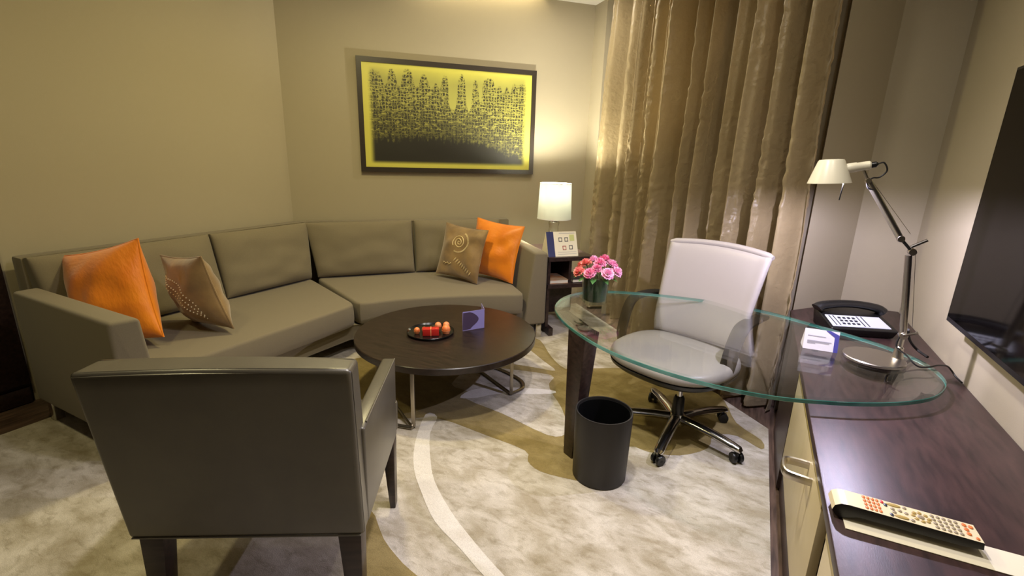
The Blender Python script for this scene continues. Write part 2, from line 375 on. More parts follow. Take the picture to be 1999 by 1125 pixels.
W2 = [(-1.56, 2.42), (-1.55, 2.55), (-1.41, 2.68), (-1.09, 2.82), (-1.06, 2.77), (-1.37, 2.59), (-1.46, 2.48)]
OB = [(-1.50, 1.30), (-1.36, 1.36), (-1.18, 1.25), (-1.03, 1.19), (-0.90, 1.15), (-0.80, 1.02), (-0.95, 0.94), (-1.10, 1.06), (-1.3, 1.2)]
OC = [(-2.9, -0.9), (-2.9, 0.2), (-2.2, 0.9), (-1.68, 1.02), (-1.56, 0.85), (-1.50, 0.55), (-1.3, 0.1), (-1.6, -0.9)]
field(O1, 0.0008, 1, 3); field(C1, 0.0016, 0, 3); field(W2, 0.0024, 2, 3); field(W1, 0.0016, 2, 3); field(OB, 0.0008, 1, 3)
OD = [(-3.3, 1.1), (-2.9, 1.2), (-2.5, 0.95), (-2.7, 0.75), (-3.1, 0.8)]
single('patterned_rug', rug, M['rugcream'], 'large cream and olive rug with leaf shapes and pale arcs on the floor', 'rug', (-1.6, 1.5, FZ), mats=[M['rugcream'], M['rugolive'], M['rugpale']])

# dark tall cabinet closing the left wall
t = thing('tall_cabinet', 'tall dark wood cabinet at the left edge beyond the sofa arm', 'cabinet', (-3.84, 0.2, FZ))
obj('carcass', bx((-4.19, 0.24, 1.50), (0.7, 1.70, 2.98), 0.004), M['darkwood'], t)
for y0, y1 in ((-0.6, 0.235), (0.245, 1.09)):
    dr = obj('door', bx((-3.826, (y0+y1)/2, 1.55), (0.024, y1-y0, 2.86), 0.003), M['darkwood'], t)
    obj('handle', tube([(-3.80, 0.19 if y0 < 0 else 0.29, 0.95), (-3.80, 0.19 if y0 < 0 else 0.29, 1.25)], 0.007), M['steel'], dr)
obj('plinth', bx((-3.835, 0.24, 0.045), (0.02, 1.68, 0.10), 0.002), M['darkwood'], t)

# ------------------------------------------------------------------ sofa
def w3(p, z): return V(p[0], p[1], z)
sofa = thing('corner_sofa', 'olive grey fabric corner sofa bent along the two walls', 'sofa', (-3.0, 2.9, 0))
BS = 0.14
back_in = [V(-3.67, 1.12), V(-3.67, 3.02), ]
kk = lambda a, d: V(*bw(a, d)[:2])
cor_o = kk(0.11, 0.06) ; 
fr_poly = [V(-3.79, 1.13), V(-3.79, 3.08), kk(0.10, 0.05), kk(2.07, 0.05), kk(2.07, 0.16), kk(0.16, 0.16), V(-3.67, 3.04), V(-3.67, 1.13)]
obj('back_frame', prism(fr_poly, 0.14, 0.91, 0.012, 2), M['sofa'], sofa)
seam_f, seam_b = V(-2.625, 2.625), V(-3.50, 2.99)
base_poly = [V(-3.66, 1.14), V(-3.66, 3.03), kk(0.17, 0.17), kk(1.98, 0.17), kk(1.98, 1.17), kk(1.5, 1.10), kk(1.0, 1.10), V(-2.70, 2.60), V(-2.72, 2.0), V(-2.72, 1.14)]
obj('base', prism(base_poly, 0.12, 0.235, 0.01, 2), M['sofa'], sofa)
def seat(poly): 
    P = []
    n = len(poly)
    for i in range(n):                                     # finer outline with softened corners
        p, q = poly[i], poly[(i+1) % n]; m_ = max(2, int((q-p).length/0.06))
        P += [p+(q-p)*(k/m_) for k in range(m_)]
    for _ in range(2): P = [(P[i-1]+P[i]*4+P[(i+1) % len(P)])/6 for i in range(len(P))]
    n = len(P); ar = sum(P[i].x*P[(i+1) % n].y-P[(i+1) % n].x*P[i].y for i in range(n))
    if ar < 0: P.reverse()
    nrm = []
    for i in range(n):
        t_ = (P[(i+1) % n]-P[i-1]).normalized(); nrm.append(V(-t_.y, t_.x))
    bm = bmesh.new(); rings = []
    prof = [(0.030, 0.240), (0.010, 0.246), (0.0, 0.262)]+[(-0.004*math.sin(k/5*PI), 0.262+0.027*k) for k in range(1, 6)]+[(0.020*(1-math.cos(a)), 0.398+0.022*math.sin(a)) for a in (0.4, 0.8, 1.2, 1.57)]+[(0.032, 0.4225)]
    for off, z in prof: rings.append([bm.verts.new((P[i].x+nrm[i].x*off, P[i].y+nrm[i].y*off, z)) for i in range(n)])
    for a, b in zip(rings, rings[1:]):
        for i in range(n): bm.faces.new((a[i], a[(i+1) % n], b[(i+1) % n], b[i]))
    bm.faces.new(rings[0][::-1]); bm.faces.new(rings[-1]); return bm
g = 0.008
SR = [seam_f+V(0.012, 0.0), kk(0.80, 1.155), kk(1.10, 1.15), kk(1.40, 1.165), kk(1.65, 1.20), kk(1.885, 1.25), kk(1.885, 0.19), kk(0.22, 0.19), seam_b+V(0.02, 0.02)]
SL = [seam_f+V(-0.004, -0.012), V(-2.63, 2.3), V(-2.64, 1.9), V(-2.645, 1.5), V(-2.64, 1.215), V(-3.64, 1.215), V(-3.64, 2.97), seam_b+V(-0.01, -0.02)]
obj('seat_cushion', seat(SR), M['sofa'], sofa); obj('seat_cushion', seat(SL), M['sofa'], sofa)
def back_cushion(p, q, e0=0.0, e1=0.0, h=0.50, th=0.21, tilt=14, seed=0):
    # cushion standing on the seat between two plan points at the bottom of its face; e0, e1 widen its top
    p, q = V(*p), V(*q); wv = q-p; wd = wv.length; ang = math.atan2(wv.y, wv.x)
    bm, _ = pillow_bm(wd-0.004, h, th*0.66, p=4.5, q=0.45, pinch=0.008, edge=th*0.17, wob=0.016, seed=seed)
    for v in bm.verts:
        k = v.co.z/h; s_ = v.co.x/wd+0.5
        v.co.x += k*(e1*s_-e0*(1-s_))
    bm.transform(Matrix.Translation(((p.x+q.x)/2, (p.y+q.y)/2, 0.422)) @ Matrix.Rotation(ang, 4, 'Z') @ Matrix.Translation((0, th/2, 0)) @ Matrix.Rotation(math.radians(-tilt), 4, 'X'))
    return bm
obj('back_cushion', back_cushion((-3.44, 1.16), (-3.44, 2.175), 0.02, 0, seed=1), M['sofa'], sofa)
obj('back_cushion', back_cushion((-3.44, 2.178), (-3.415, 2.955), 0, 0.085, seed=2), M['sofa'], sofa)
obj('back_cushion', back_cushion(kk(0.205, 0.425), kk(1.085, 0.37), 0.085, 0, seed=3), M['sofa'], sofa)
obj('back_cushion', back_cushion(kk(1.09, 0.37), kk(1.90, 0.37), 0, 0.06, seed=4), M['sofa'], sofa)
# arms: upright outside, sloping inside
def arm(o_f, o_b, i_f, i_b, it_f, it_b, z1):
    lo = [w3(o_f, 0.13), w3(o_b, 0.13), w3(i_b, 0.13), w3(i_f, 0.13)]
    hi = [w3(o_f, z1), w3(o_b, z1), w3(it_b, z1), w3(it_f, z1)]
    return hull8(lo, hi, 0.02, 4)
obj('arm', arm(kk(2.09, 1.22), kk(2.09, 0.17), kk(1.89, 1.22), kk(1.89, 0.17), kk(1.975, 1.20), kk(1.975, 0.17), 0.765), M['sofa'], sofa)
obj('arm', arm(V(-2.53, 1.01), V(-3.50, 1.01), V(-2.60, 1.225), V(-3.50, 1.225), V(-2.49, 1.125), V(-3.50, 1.125), 0.77), M['sofa'], sofa)
for p in (kk(2.04, 1.17), kk(1.2, 1.02), V(-2.66, 1.06), V(-3.45, 1.06), kk(2.03, 0.2)):
    obj('leg', bx((p.x, p.y, 0.066), (0.05, 0.05, 0.132), 0.004, rz=math.radians(45) if p.x > -2.5 else 0), M['chrome'], sofa)

# ------------------------------------------------------------------ throw cushions
def place(bm, loc, rz, tilt, roll=0):
    bm.transform(Matrix.Translation(loc) @ Matrix.Rotation(rz, 4, 'Z') @ Matrix.Rotation(tilt, 4, 'X') @ Matrix.Rotation(roll, 4, 'Y'))
    return bm
def throw(name, label, loc, rz, tilt, roll, w, h, t, m, seed, lean=0.0):
    root = thing(name, label, 'cushion', loc, 0, 'throw cushions on the sofa')
    bm, pt = pillow_bm(w, h, t, p=2.2, q=0.62, pinch=0.07, edge=0.004, wob=0.03, seed=seed)
    Mx = Matrix.Translation(loc) @ Matrix.Rotation(lean, 4, V(0.86, -0.5, 0)) @ Matrix.Rotation(rz, 4, 'Z') @ Matrix.Rotation(tilt, 4, 'X') @ Matrix.Rotation(roll, 4, 'Y')
    bm.transform(Mx); obj('cover', bm, M[m], root)
    e = bmesh.new(); n = 24; P = []
    for a, b in (((-1, -1), (1, -1)), ((1, -1), (1, 1)), ((1, 1), (-1, 1)), ((-1, 1), (-1, -1))):
        for k in range(n):
            s = k/n; u = a[0]+(b[0]-a[0])*s; v = a[1]+(b[1]-a[1])*s; P.append(Mx @ pt(u, v, 0))
    add_tube(e, P, 0.0055, 6, closed=True); obj('piping', e, M[m], root)
    return root, Mx, pt
PL = {}
PL['oL'] = throw('throw_cushion', 'bright orange silk cushion leaning by the left sofa arm', (-3.20, 1.345, 0.42), math.radians(15), math.radians(-7), math.radians(-14), 0.57, 0.57, 0.30, 'orange', 3)
PL['gL'] = throw('throw_cushion', 'gold velvet cushion with beaded sprig beside the left orange cushion', (-3.035, 1.765, 0.436), math.radians(-3), 0.0, 0.0, 0.48, 0.48, 0.22, 'gold', 5, math.radians(14))
PL['oR'] = throw('throw_cushion', 'bright orange silk cushion leaning against the right sofa arm', (-2.13, 3.798, 0.45), math.radians(-5), math.radians(-13.8), math.radians(4), 0.52, 0.52, 0.16, 'orange', 8)
PL['gR'] = throw('throw_cushion', 'gold velvet cushion with embroidered spiral in front of the right orange cushion', (-2.376, 3.617, 0.445), math.radians(-6), math.radians(-15.5), math.radians(3), 0.485, 0.485, 0.15, 'gold', 11)
def on(P, u, v, off=0.002):
    root, Mx, pt = P; a = pt(u, v, -1); return Mx @ (a+V(0, -off, 0))
# spiral and sprig on the right gold cushion
P = PL['gR']; e = bmesh.new()
sp = [on(P, 0.02+0.30*(k/90)*math.cos(k/90*5.2*PI), 0.38+0.28*(k/90)*math.sin(k/90*5.2*PI)) for k in range(6, 91)]
add_tube(e, sp, 0.0042, 6); obj('spiral_embroidery', e, M['thread'], P[0]); e = bmesh.new()
for k in range(34):
    a = -1.9+k*0.095; r0, r1 = 0.40, 0.46
    add_tube(e, [on(P, 0.02+r0*math.cos(a), 0.38+r0*math.sin(a)*0.92), on(P, 0.02+r1*math.cos(a), 0.38+r1*math.sin(a)*0.92)], 0.0028, 5)
obj('ray_embroidery', e, M['thread'], P[0]); e = bmesh.new()
for k in range(9):
    s = k/8; u = 0.0+0.72*s; v = -0.30-0.42*s
    add_tube(e, [on(P, u-0.05, v-0.09), on(P, u+0.01, v), on(P, u+0.05, v+0.06)], [0.002, 0.006, 0.002], 6)
obj('sprig_embroidery', e, M['thread'], P[0]); e = bmesh.new()
for k in range(5): add_tube(e, [on(P, -0.62+0.10*k, -0.55-0.03*(k % 2)), on(P, -0.57+0.10*k, -0.50-0.03*(k % 2))], 0.005, 6)
obj('dot_embroidery', e, M['thread'], P[0])
P = PL['gL']; e = bmesh.new()
for row in range(3):
    for k in range(22):
        s = k/21; u = -0.55+1.15*s+0.10*row*math.sin(s*PI)*1.2; v = 0.62-1.25*s+0.16*row*math.sin(s*PI)
        q = on(P, u, v, 0.001); bmesh.ops.create_uvsphere(e, u_segments=6, v_segments=5, radius=0.0042, matrix=Matrix.Translation(q))
obj('beading', e, M['bead'], P[0])

# ------------------------------------------------------------------ painting
t = thing('framed_painting', 'wide framed painting of a dark skyline on yellow green, on the back wall', 'painting', tuple(bw(1.495, 0.0, 1.36)))
PW0, PW1, PZ0, PZ1 = 0.635, 2.36, 1.362, 2.370
def wbox(a0, a1, d0, d1, z0, z1): return prism([kk(a0, d0), kk(a1, d0), kk(a1, d1), kk(a0, d1)], z0, z1)
e = bmesh.new(); fwid = 0.045
for a0, a1, z0, z1 in ((PW0, PW1, PZ1-fwid, PZ1), (PW0, PW1, PZ0, PZ0+fwid), (PW0, PW0+fwid, PZ0+fwid, PZ1-fwid), (PW1-fwid, PW1, PZ0+fwid, PZ1-fwid)):
    add_prism(e, [kk(a0, 0.001), kk(a1, 0.001), kk(a1, 0.036), kk(a0, 0.036)], z0, z1)
obj('frame', e, M['frame'], t)
def art_mat():
    m = bpy.data.materials.new('skyline_canvas'); m.use_nodes = True; nt = m.node_tree; bs = nt.nodes['Principled BSDF']
    bs.inputs['Roughness'].default_value = 0.45
    tc = nt.nodes.new('ShaderNodeTexCoord'); sep = nt.nodes.new('ShaderNodeSeparateXYZ'); nt.links.new(tc.outputs['UV'], sep.inputs[0])
    u, v = sep.outputs[0], sep.outputs[1]
    def mth(op, a, b=None, clamp=False):
        n = nt.nodes.new('ShaderNodeMath'); n.operation = op; n.use_clamp = clamp
        for i, x in enumerate((a, b)):
            if x is None: continue
            if isinstance(x, (int, float)): n.inputs[i].default_value = x
            else: nt.links.new(x, n.inputs[i])
        return n.outputs[0]
    def curve(pts, src):
        n = nt.nodes.new('ShaderNodeFloatCurve'); c = n.mapping.curves[0]
        c.points[0].location = pts[0]; c.points[1].location = pts[-1]
        for p in pts[1:-1]: c.points.new(*p)
        n.mapping.update(); nt.links.new(src, n.inputs['Value']); return n.outputs[0]
    def sstep(x, lo, hi):
        n = nt.nodes.new('ShaderNodeMapRange'); n.interpolation_type = 'SMOOTHSTEP'; n.inputs[1].default_value = lo; n.inputs[2].default_value = hi
        nt.links.new(x, n.inputs[0]); return n.outputs[0]
    def nz(sx, sy, sc, det=2, ox=0):
        mp = nt.nodes.new('ShaderNodeMapping'); mp.inputs['Scale'].default_value = (sx, sy, 1); mp.inputs['Location'].default_value = (ox, 0, 0)
        n = nt.nodes.new('ShaderNodeTexNoise'); n.inputs['Scale'].default_value = sc; n.inputs['Detail'].default_value = det
        nt.links.new(tc.outputs['UV'], mp.inputs[0]); nt.links.new(mp.outputs[0], n.inputs['Vector']); return n.outputs['Fac']
    sky = [(0, .80), (.03, .90), (.07, .93), (.10, .90), (.125, .80), (.145, .92), (.165, .95), (.185, .88), (.20, .80), (.225, .93), (.25, .97), (.275, .92), (.30, .80), (.325, .90), (.345, .93), (.365, .86), (.39, .80), (.41, .85), (.43, .80), (.455, .92), (.475, .92), (.49, .62), (.515, .60), (.535, .76), (.55, .93), (.565, .95), (.585, .80), (.605, .60), (.625, .76), (.645, .91), (.665, .76), (.675, .70), (.69, .88), (.715, .93), (.75, .92), (.77, .84), (.795, .86), (.82, .80), (.84, .86), (.86, .80), (.88, .90), (.91, .88), (.94, .90), (.97, .84), (1, .72)]
    s1 = curve(sky, u)
    base = curve([(0, .32), (.15, .345), (.35, .36), (.55, .345), (.72, .30), (.85, .22), (1, .13)], u)
    ed = nz(30, 30, 1, 3)
    hgt = mth('SUBTRACT', s1, v)
    inside = sstep(mth('ADD', hgt, mth('MULTIPLY', mth('SUBTRACT', ed, 0.5), 0.05)), -0.01, 0.02)
    halo = mth('MULTIPLY', sstep(mth('ADD', mth('SUBTRACT', 0.93, v), mth('MULTIPLY', nz(5, 3, 1), 0.12)), -0.02, 0.15), 0.36)
    a1 = mth('ABSOLUTE', mth('SUBTRACT', nz(95, 16, 1, 2), 0.5)); a2 = mth('ABSOLUTE', mth('SUBTRACT', nz(15, 75, 1, 2, 7), 0.5))
    # brush strokes: dense crossing lines, growing closed towards the ground
    low = sstep(mth('SUBTRACT', v, base), 0.0, 0.42)
    wid = mth('ADD', 0.030, mth('MULTIPLY', mth('SUBTRACT', 1.0, low), 0.075))
    l1 = sstep(mth('SUBTRACT', wid, a1), -0.012, 0.012); l2 = sstep(mth('SUBTRACT', wid, a2), -0.012, 0.012)
    jx = mth('MULTIPLY', nz(34, 20, 1, 3, 11), 6.0); jy = mth('MULTIPLY', nz(28, 22, 1, 3, 5), 6.0)
    gu = mth('ABSOLUTE', mth('SINE', mth('ADD', mth('MULTIPLY', u, 58*PI), jx))); gv = mth('ABSOLUTE', mth('SINE', mth('ADD', mth('MULTIPLY', v, 33*PI), jy)))
    thr = mth('MULTIPLY', low, 0.34)
    cell = mth('MULTIPLY', sstep(mth('SUBTRACT', gu, thr), 0.08, 0.30), sstep(mth('SUBTRACT', gv, thr), 0.08, 0.30))
    l1 = mth('MULTIPLY', cell, sstep(nz(40, 26, 1, 3, 9), 0.36, 0.50)); l2 = mth('MULTIPLY', l2, 0.75)
    lines = mth('MULTIPLY', mth('MAXIMUM', l1, l2), inside)
    ground = sstep(mth('ADD', mth('SUBTRACT', base, v), mth('MULTIPLY', mth('SUBTRACT', nz(60, 10, 1, 4), 0.5), 0.24)), -0.03, 0.07)
    dark = mth('MAXIMUM', mth('MULTIPLY', lines, 0.96), ground)
    # rounded margin of clear yellow all round
    mu = mth('MULTIPLY', sstep(u, 0.025, 0.060), sstep(mth('SUBTRACT', 1.0, u), 0.025, 0.060))
    mv = mth('MULTIPLY', sstep(v, 0.03, 0.075), sstep(mth('SUBTRACT', 1.0, v), 0.02, 0.06))
    marg = mth('MULTIPLY', mu, mv)
    dark = mth('MULTIPLY', dark, marg)
    m1 = nt.nodes.new('ShaderNodeMixRGB'); m1.inputs[1].default_value = (*rgb(206, 200, 88), 1); m1.inputs[2].default_value = (*rgb(104, 104, 62), 1)
    nt.links.new(mth('MULTIPLY', mth('MULTIPLY', halo, 1.6, True), marg), m1.inputs[0])
    m2 = nt.nodes.new('ShaderNodeMixRGB'); m2.inputs[2].default_value = (*rgb(38, 36, 26), 1)
    nt.links.new(m1.outputs[0], m2.inputs[1]); nt.links.new(dark, m2.inputs[0]); nt.links.new(m2.outputs[0], bs.inputs['Base Color'])
    return m
e = bmesh.new(); uvl = e.loops.layers.uv.new('uv')
q = [bw(PW0+fwid-0.002, 0.026, PZ0+fwid-0.002), bw(PW1-fwid+0.002, 0.026, PZ0+fwid-0.002), bw(PW1-fwid+0.002, 0.026, PZ1-fwid+0.002), bw(PW0+fwid-0.002, 0.026, PZ1-fwid+0.002)]
qb = [p-V(N2.x, N2.y, 0)*0.02 for p in q]
vs = [e.verts.new(p) for p in q]; vb = [e.verts.new(p) for p in qb]
f = e.faces.new(vs)
for l, c in zip(f.loops, ((0, 0), (1, 0), (1, 1), (0, 1))): l[uvl].uv = c
e.faces.new(vb[::-1])
for i in range(4): e.faces.new((vb[i], vb[(i+1) % 4], vs[(i+1) % 4], vs[i]))
obj('canvas', e, art_mat(), t)

# ------------------------------------------------------------------ side table with lamp, sign, books
st = thing('side_table', 'dark wood open side table between sofa arm and curtain', 'table', tuple(bw(2.34, 0.85, 0)))
SA0, SA1, SD0, SD1, SZ = 2.12, 2.55, 0.52, 1.17, 0.71
obj('top', wbox(SA0, SA1, SD0, SD1, SZ-0.035, SZ), M['darkwood'], st)
obj('side_panel', wbox(SA0+0.004, SA0+0.03, SD0+0.01, SD1-0.03, 0.07, SZ-0.035), M['darkwood'], st)
obj('divider', wbox(2.335, 2.36, SD0+0.01, SD1-0.05, 0.465, SZ-0.035), M['darkwood'], st)
obj('back_panel', wbox(SA0+0.03, 2.335, SD0+0.01, SD0+0.03, 0.07, SZ-0.035), M['darkwood'], st)
obj('shelf', wbox(SA0+0.004, SA1, SD0+0.01, SD1-0.01, 0.43, 0.465), M['darkwood'], st)
obj('lower_panel', wbox(SA0+0.03, SA1, SD0+0.2, SD0+0.23, 0.07, 0.43), M['darkwood'], st)
for a0 in (SA0+0.02, SA1-0.06):
    obj('foot', wbox(a0, a0+0.04, SD0+0.02, SD1+0.02, 0.0, 0.07), M['darkwood'], st)
lp = bw(2.345, 0.70, SZ)
tl = thing('table_lamp', 'lit table lamp with white drum shade and clear glass base on side table', 'lamp', tuple(lp))
obj('glass_base', lathe([(0.066, 0), (0.068, 0.01), (0.058, 0.05), (0.047, 0.14), (0.044, 0.20), (0.052, 0.235), (0.050, 0.245)], lp, 32), M['lampglass'], tl)
obj('foot', lathe([(0.060, 0.0), (0.062, 0.004), (0.030, 0.012), (0.028, 0.02)], lp+V(0, 0, 0.0005), 32), M['chrome'], tl)
obj('stem', lathe([(0.026, 0.245), (0.026, 0.255), (0.012, 0.262), (0.012, 0.33)], lp, 20), M['chrome'], tl)
e = bmesh.new(); seg = 48; r0, r1, z0, z1 = 0.160, 0.146, 0.275, 0.60
for (ra, rb, fl) in ((r0, r1, 1), (r0-0.003, r1-0.003, -1)):
    a = [e.verts.new(lp+V(ra*math.cos(2*PI*k/seg), ra*math.sin(2*PI*k/seg), z0)) for k in range(seg)]
    b = [e.verts.new(lp+V(rb*math.cos(2*PI*k/seg), rb*math.sin(2*PI*k/seg), z1)) for k in range(seg)]
    for k in range(seg):
        q4 = (a[k], a[(k+1) % seg], b[(k+1) % seg], b[k]); e.faces.new(q4 if fl > 0 else q4[::-1])
shd = obj('lamp_shade', e, M['shade'], tl)
for rr, zz in ((r0, z0), (r1, z1)): obj('shade_rim', tube([lp+V(rr*math.cos(2*PI*k/48), rr*math.sin(2*PI*k/48), zz) for k in range(48)], 0.0028, 6, closed=True), M['paper'], shd)
obj('bulb', lathe([(0.010, 0.33), (0.014, 0.37), (0.026, 0.42), (0.028, 0.44), (0.020, 0.465), (0.006, 0.475)], lp, 16), M['bulb'], tl)
lamp('table_lamp_light', 'POINT', lp+V(0, 0, 0.53), 85, (1.0, 0.95, 0.80), shadow_soft_size=0.035)

# printed tent sign on the side table
sg = thing('tent_sign', 'cream tent sign with navy band and small squares in front of table lamp', 'sign', tuple(bw(2.27, 1.10, SZ)))
def sgp(a, s, off=0.0):   # a: across 0..1, s: up the front 0..1
    a0 = 2.125+0.285*a; d = 1.135-0.085*s; h = 0.205*s
    return bw(a0, d+off, SZ+0.001+h)
e = bmesh.new()
F = [sgp(0, 0), sgp(1, 0), sgp(1, 1), sgp(0, 1)]
Bk = [bw(2.125, 0.965, SZ+0.001), bw(2.41, 0.965, SZ+0.001)]
v = [e.verts.new(p) for p in F+Bk]
e.faces.new(v[:4]); e.faces.new((v[3], v[2], v[5], v[4])); e.faces.new((v[0], v[4], v[5], v[1])); e.faces.new((v[0], v[3], v[4])); e.faces.new((v[1], v[5], v[2]))
obj('card', e, M['paperwarm'], sg)
def patch(e, fn, u0, u1, v0, v1, mi=0, off=0.0012):
    vs = [e.verts.new(fn(a, b, off)) for a, b in ((u0, v0), (u1, v0), (u1, v1), (u0, v1))]; f = e.faces.new(vs); f.material_index = mi
e = bmesh.new(); patch(e, sgp, 0.0, 0.235, 0.0, 1.0)
obj('navy_band', e, M['navy'], sg)
for q4 in ((0.42, 0.95, 0.925, 0.94), (0.33, 0.95, 0.09, 0.10), (0.33, 0.95, 0.17, 0.18)):
    e = bmesh.new(); patch(e, sgp, *q4); obj('printed_line', e, M['ink'], sg)
for cu, cv_, mi in ((0.45, 0.68, 1), (0.65, 0.68, 1), (0.85, 0.72, 3), (0.56, 0.34, 2), (0.78, 0.36, 1)):
    hw, hh = 0.060, 0.085
    e = bmesh.new()
    if mi == 3: patch(e, sgp, cu-0.09, cu+0.07, cv_-0.10, cv_+0.15); obj('printed_square', e, M['inkgreen'], sg); continue
    for (x0, x1, y0, y1) in ((-hw, hw, hh-0.03, hh), (-hw, hw, -hh, -hh+0.03), (-hw, -hw+0.022, -hh, hh), (hw-0.022, hw, -hh, hh)):
        patch(e, sgp, cu+x0, cu+x1, cv_+y0, cv_+y1)
    obj('printed_square', e, M['inkred' if mi == 2 else 'inkdark'], sg)
def book(label, a0, a1, d0, d1, z, h, cover, skew=0.0):
    t = thing('book', label, 'book', tuple(bw((a0+a1)/2, (d0+d1)/2, z)), 0, 'books on the side table shelf')
    obj('pages', wbox(a0+0.003, a1-0.003, d0+0.004, d1-0.003, z+0.003, z+h-0.003), M['paperwarm'], t)
    e = bmesh.new()
    add_prism(e, [kk(a0, d0), kk(a1, d0), kk(a1, d1), kk(a0, d1)], z, z+0.003); add_prism(e, [kk(a0, d0), kk(a1, d0), kk(a1, d1), kk(a0, d1)], z+h-0.003, z+h)
    add_prism(e, [kk(a0, d0), kk(a1, d0), kk(a1, d0+0.003), kk(a0, d0+0.003)], z+0.003, z+h-0.003)
    obj('cover', e, M[cover], t)
book('paperback with orange cover lying flat on the side table shelf', 2.155, 2.33, 0.88, 1.13, 0.466, 0.032, 'bookorange')
book('grey covered book lying at the right on the side table shelf', 2.375, 2.53, 0.86, 1.13, 0.466, 0.030, 'bookgrey')

# ------------------------------------------------------------------ coffee table, tray, sweets, card
ct = thing('coffee_table', 'round dark wood coffee table on thin metal legs in front of sofa', 'table', (-1.75, 2.55, 0))
CR = 0.60
obj('tabletop', lathe([(CR-0.006, 0.345), (CR, 0.351), (CR, 0.386), (CR-0.004, 0.39)], (-1.75, 2.55, 0), 96), M['tablewood'], ct, sharp=30)
def ring_frame(foot, arcpts, foot2):
    path = smooth_path(arcpts, 8)
    e = bmesh.new(); add_tube(e, [p+V(0, 0, 0.012) for p in path], 0.010, 8, flat=(1, 1.2)); 
    add_tube(e, [V(*foot, 0.012), V(*foot2, 0.012)], 0.010, 8); return e
obj('base_ring', ring_frame((-1.285, 2.62), [V(-1.285, 2.62, 0), V(-1.255, 2.74, 0), V(-1.33, 2.84, 0), V(-1.55, 2.92, 0), V(-1.79, 2.90, 0)], (-1.79, 2.90)), M['steel'], ct)
obj('base_ring', ring_frame((-1.595, 1.965), [V(-1.595, 1.965, 0), V(-1.75, 1.945, 0), V(-1.98, 2.02, 0), V(-2.12, 2.16, 0), V(-2.15, 2.30, 0)], (-2.15, 2.30)), M['steel'], ct)
for x, y in ((-1.285, 2.62), (-1.60, 1.985), (-1.79, 2.90), (-2.15, 2.30)):
    obj('leg', bx((x, y, 0.179), (0.022, 0.022, 0.335), 0.002, rz=0.5), M['steel'], ct)
TR = V(-1.82, 2.465, 0.391)
single('round_tray', lathe([(0.135, 0), (0.150, 0.003), (0.157, 0.016), (0.155, 0.018), (0.146, 0.008), (0.01, 0.006)], TR, 56), M['traym'], 'round black tray of sweets on the coffee table', 'tray', tuple(TR))
r_ = V(math.cos(math.radians(27)), math.sin(math.radians(27)), 0); f_ = V(r_.y, -r_.x, 0)     # across the view, towards the chair
def trp(a, b, z=0): return TR+r_*a+f_*b+V(0, 0, 0.009+z)
def sweet(label, a, b, z, r, m, top=None):
    t = thing('sweet', label, 'sweet', tuple(trp(a, b, z)), 0, 'sweets on the black tray')
    p = trp(a, b, z)
    obj('cup', lathe([(r*0.72, 0), (r*0.98, r*0.75), (r*0.94, r*0.76), (r*0.7, r*0.1)], p, 20), M['choc' if m == 'peach' else 'peach'], t)
    e = bmesh.new(); bmesh.ops.create_uvsphere(e, u_segments=20, v_segments=14, radius=r*0.93, matrix=Matrix.Translation(p+V(0, 0, r*1.0)))
    obj('truffle', e, M[m], t)
sweet('small orange sweet at the left on the black tray', -0.085, 0.035, 0, 0.021, 'choc')
sweet('tiny orange sweet behind the red box on the black tray', -0.045, -0.005, 0, 0.016, 'choc')
sweet('round peach sweet behind the red box on the black tray', 0.045, -0.03, 0.012, 0.024, 'peach')
sweet('orange sweet at the right of the red box on the black tray', 0.105, 0.02, 0, 0.030, 'choc')
sweet('pale orange sweet at the back right of the black tray', 0.098, -0.045, 0.01, 0.024, 'peach')
p = trp(0.01, 0.055)
t = thing('sweet_box', 'small red box with pale ribbon at the front of the black tray', 'box', tuple(p))
obj('carton', bx(p+V(0, 0, 0.023), (0.105, 0.05, 0.046), 0.002, rz=math.radians(27+8)), M['red'], t)
obj('ribbon', bx(p+V(0, 0, 0.0235), (0.006, 0.0515, 0.048), 0.0005, rz=math.radians(27+8)), M['peach'], t)
# folded card standing on the coffee table
cd = thing('folded_card', 'small folded lilac card standing on the coffee table', 'card', (-1.60, 2.70, 0.391))
pa, pb, pc2 = V(-1.655, 2.60, 0.392), V(-1.565, 2.735, 0.392), V(-1.65, 2.84, 0.392)
h = V(0, 0, 0.135)
e = bmesh.new()
for x, y in ((pa, pb), (pb, pc2)):
    n_ = (y-x).cross(h).normalized()*0.0008
    a = [e.verts.new(q) for q in (x+n_, y+n_, y+h+n_, x+h+n_)]; b = [e.verts.new(q) for q in (x-n_, y-n_, y+h-n_, x+h-n_)]
    e.faces.new(a); e.faces.new(b[::-1])
    for i in range(4): e.faces.new((a[i], b[i], b[(i+1) % 4], a[(i+1) % 4]))
obj('card', e, M['lamplit'], cd)
e = bmesh.new(); nn = (pb-pa).cross(h).normalized()*0.0015
P = [(0, 0.03)]+[(0.0+0.02, 0.95)]+[(0.32, 0.95)]+[(0.45+0.28*math.sin(k/8*PI), 0.90-0.72*k/8) for k in range(9)]+[(0.35, 0.06)]
e.faces.new([e.verts.new(pa+(pb-pa)*a+h*b+nn) for a, b in P]); obj('print', e, M['plum'], cd)

# ------------------------------------------------------------------ armchair in the foreground (its own frame: x across, y towards the sofa)
ac = thing('armchair', 'grey leather armchair seen from behind in the foreground', 'armchair', (-1.303, 0.772, 0), math.atan2(0.497, 0.867))
L = M['leather']
e = hull8([V(-0.368, 0.0, 0.342), V(0.368, 0.0, 0.342), V(0.366, 0.115, 0.342), V(-0.366, 0.115, 0.342)],
          [V(-0.412, -0.030, 0.928), V(0.360, 0.003, 0.926), V(0.356, 0.100, 0.926), V(-0.402, 0.080, 0.928)])
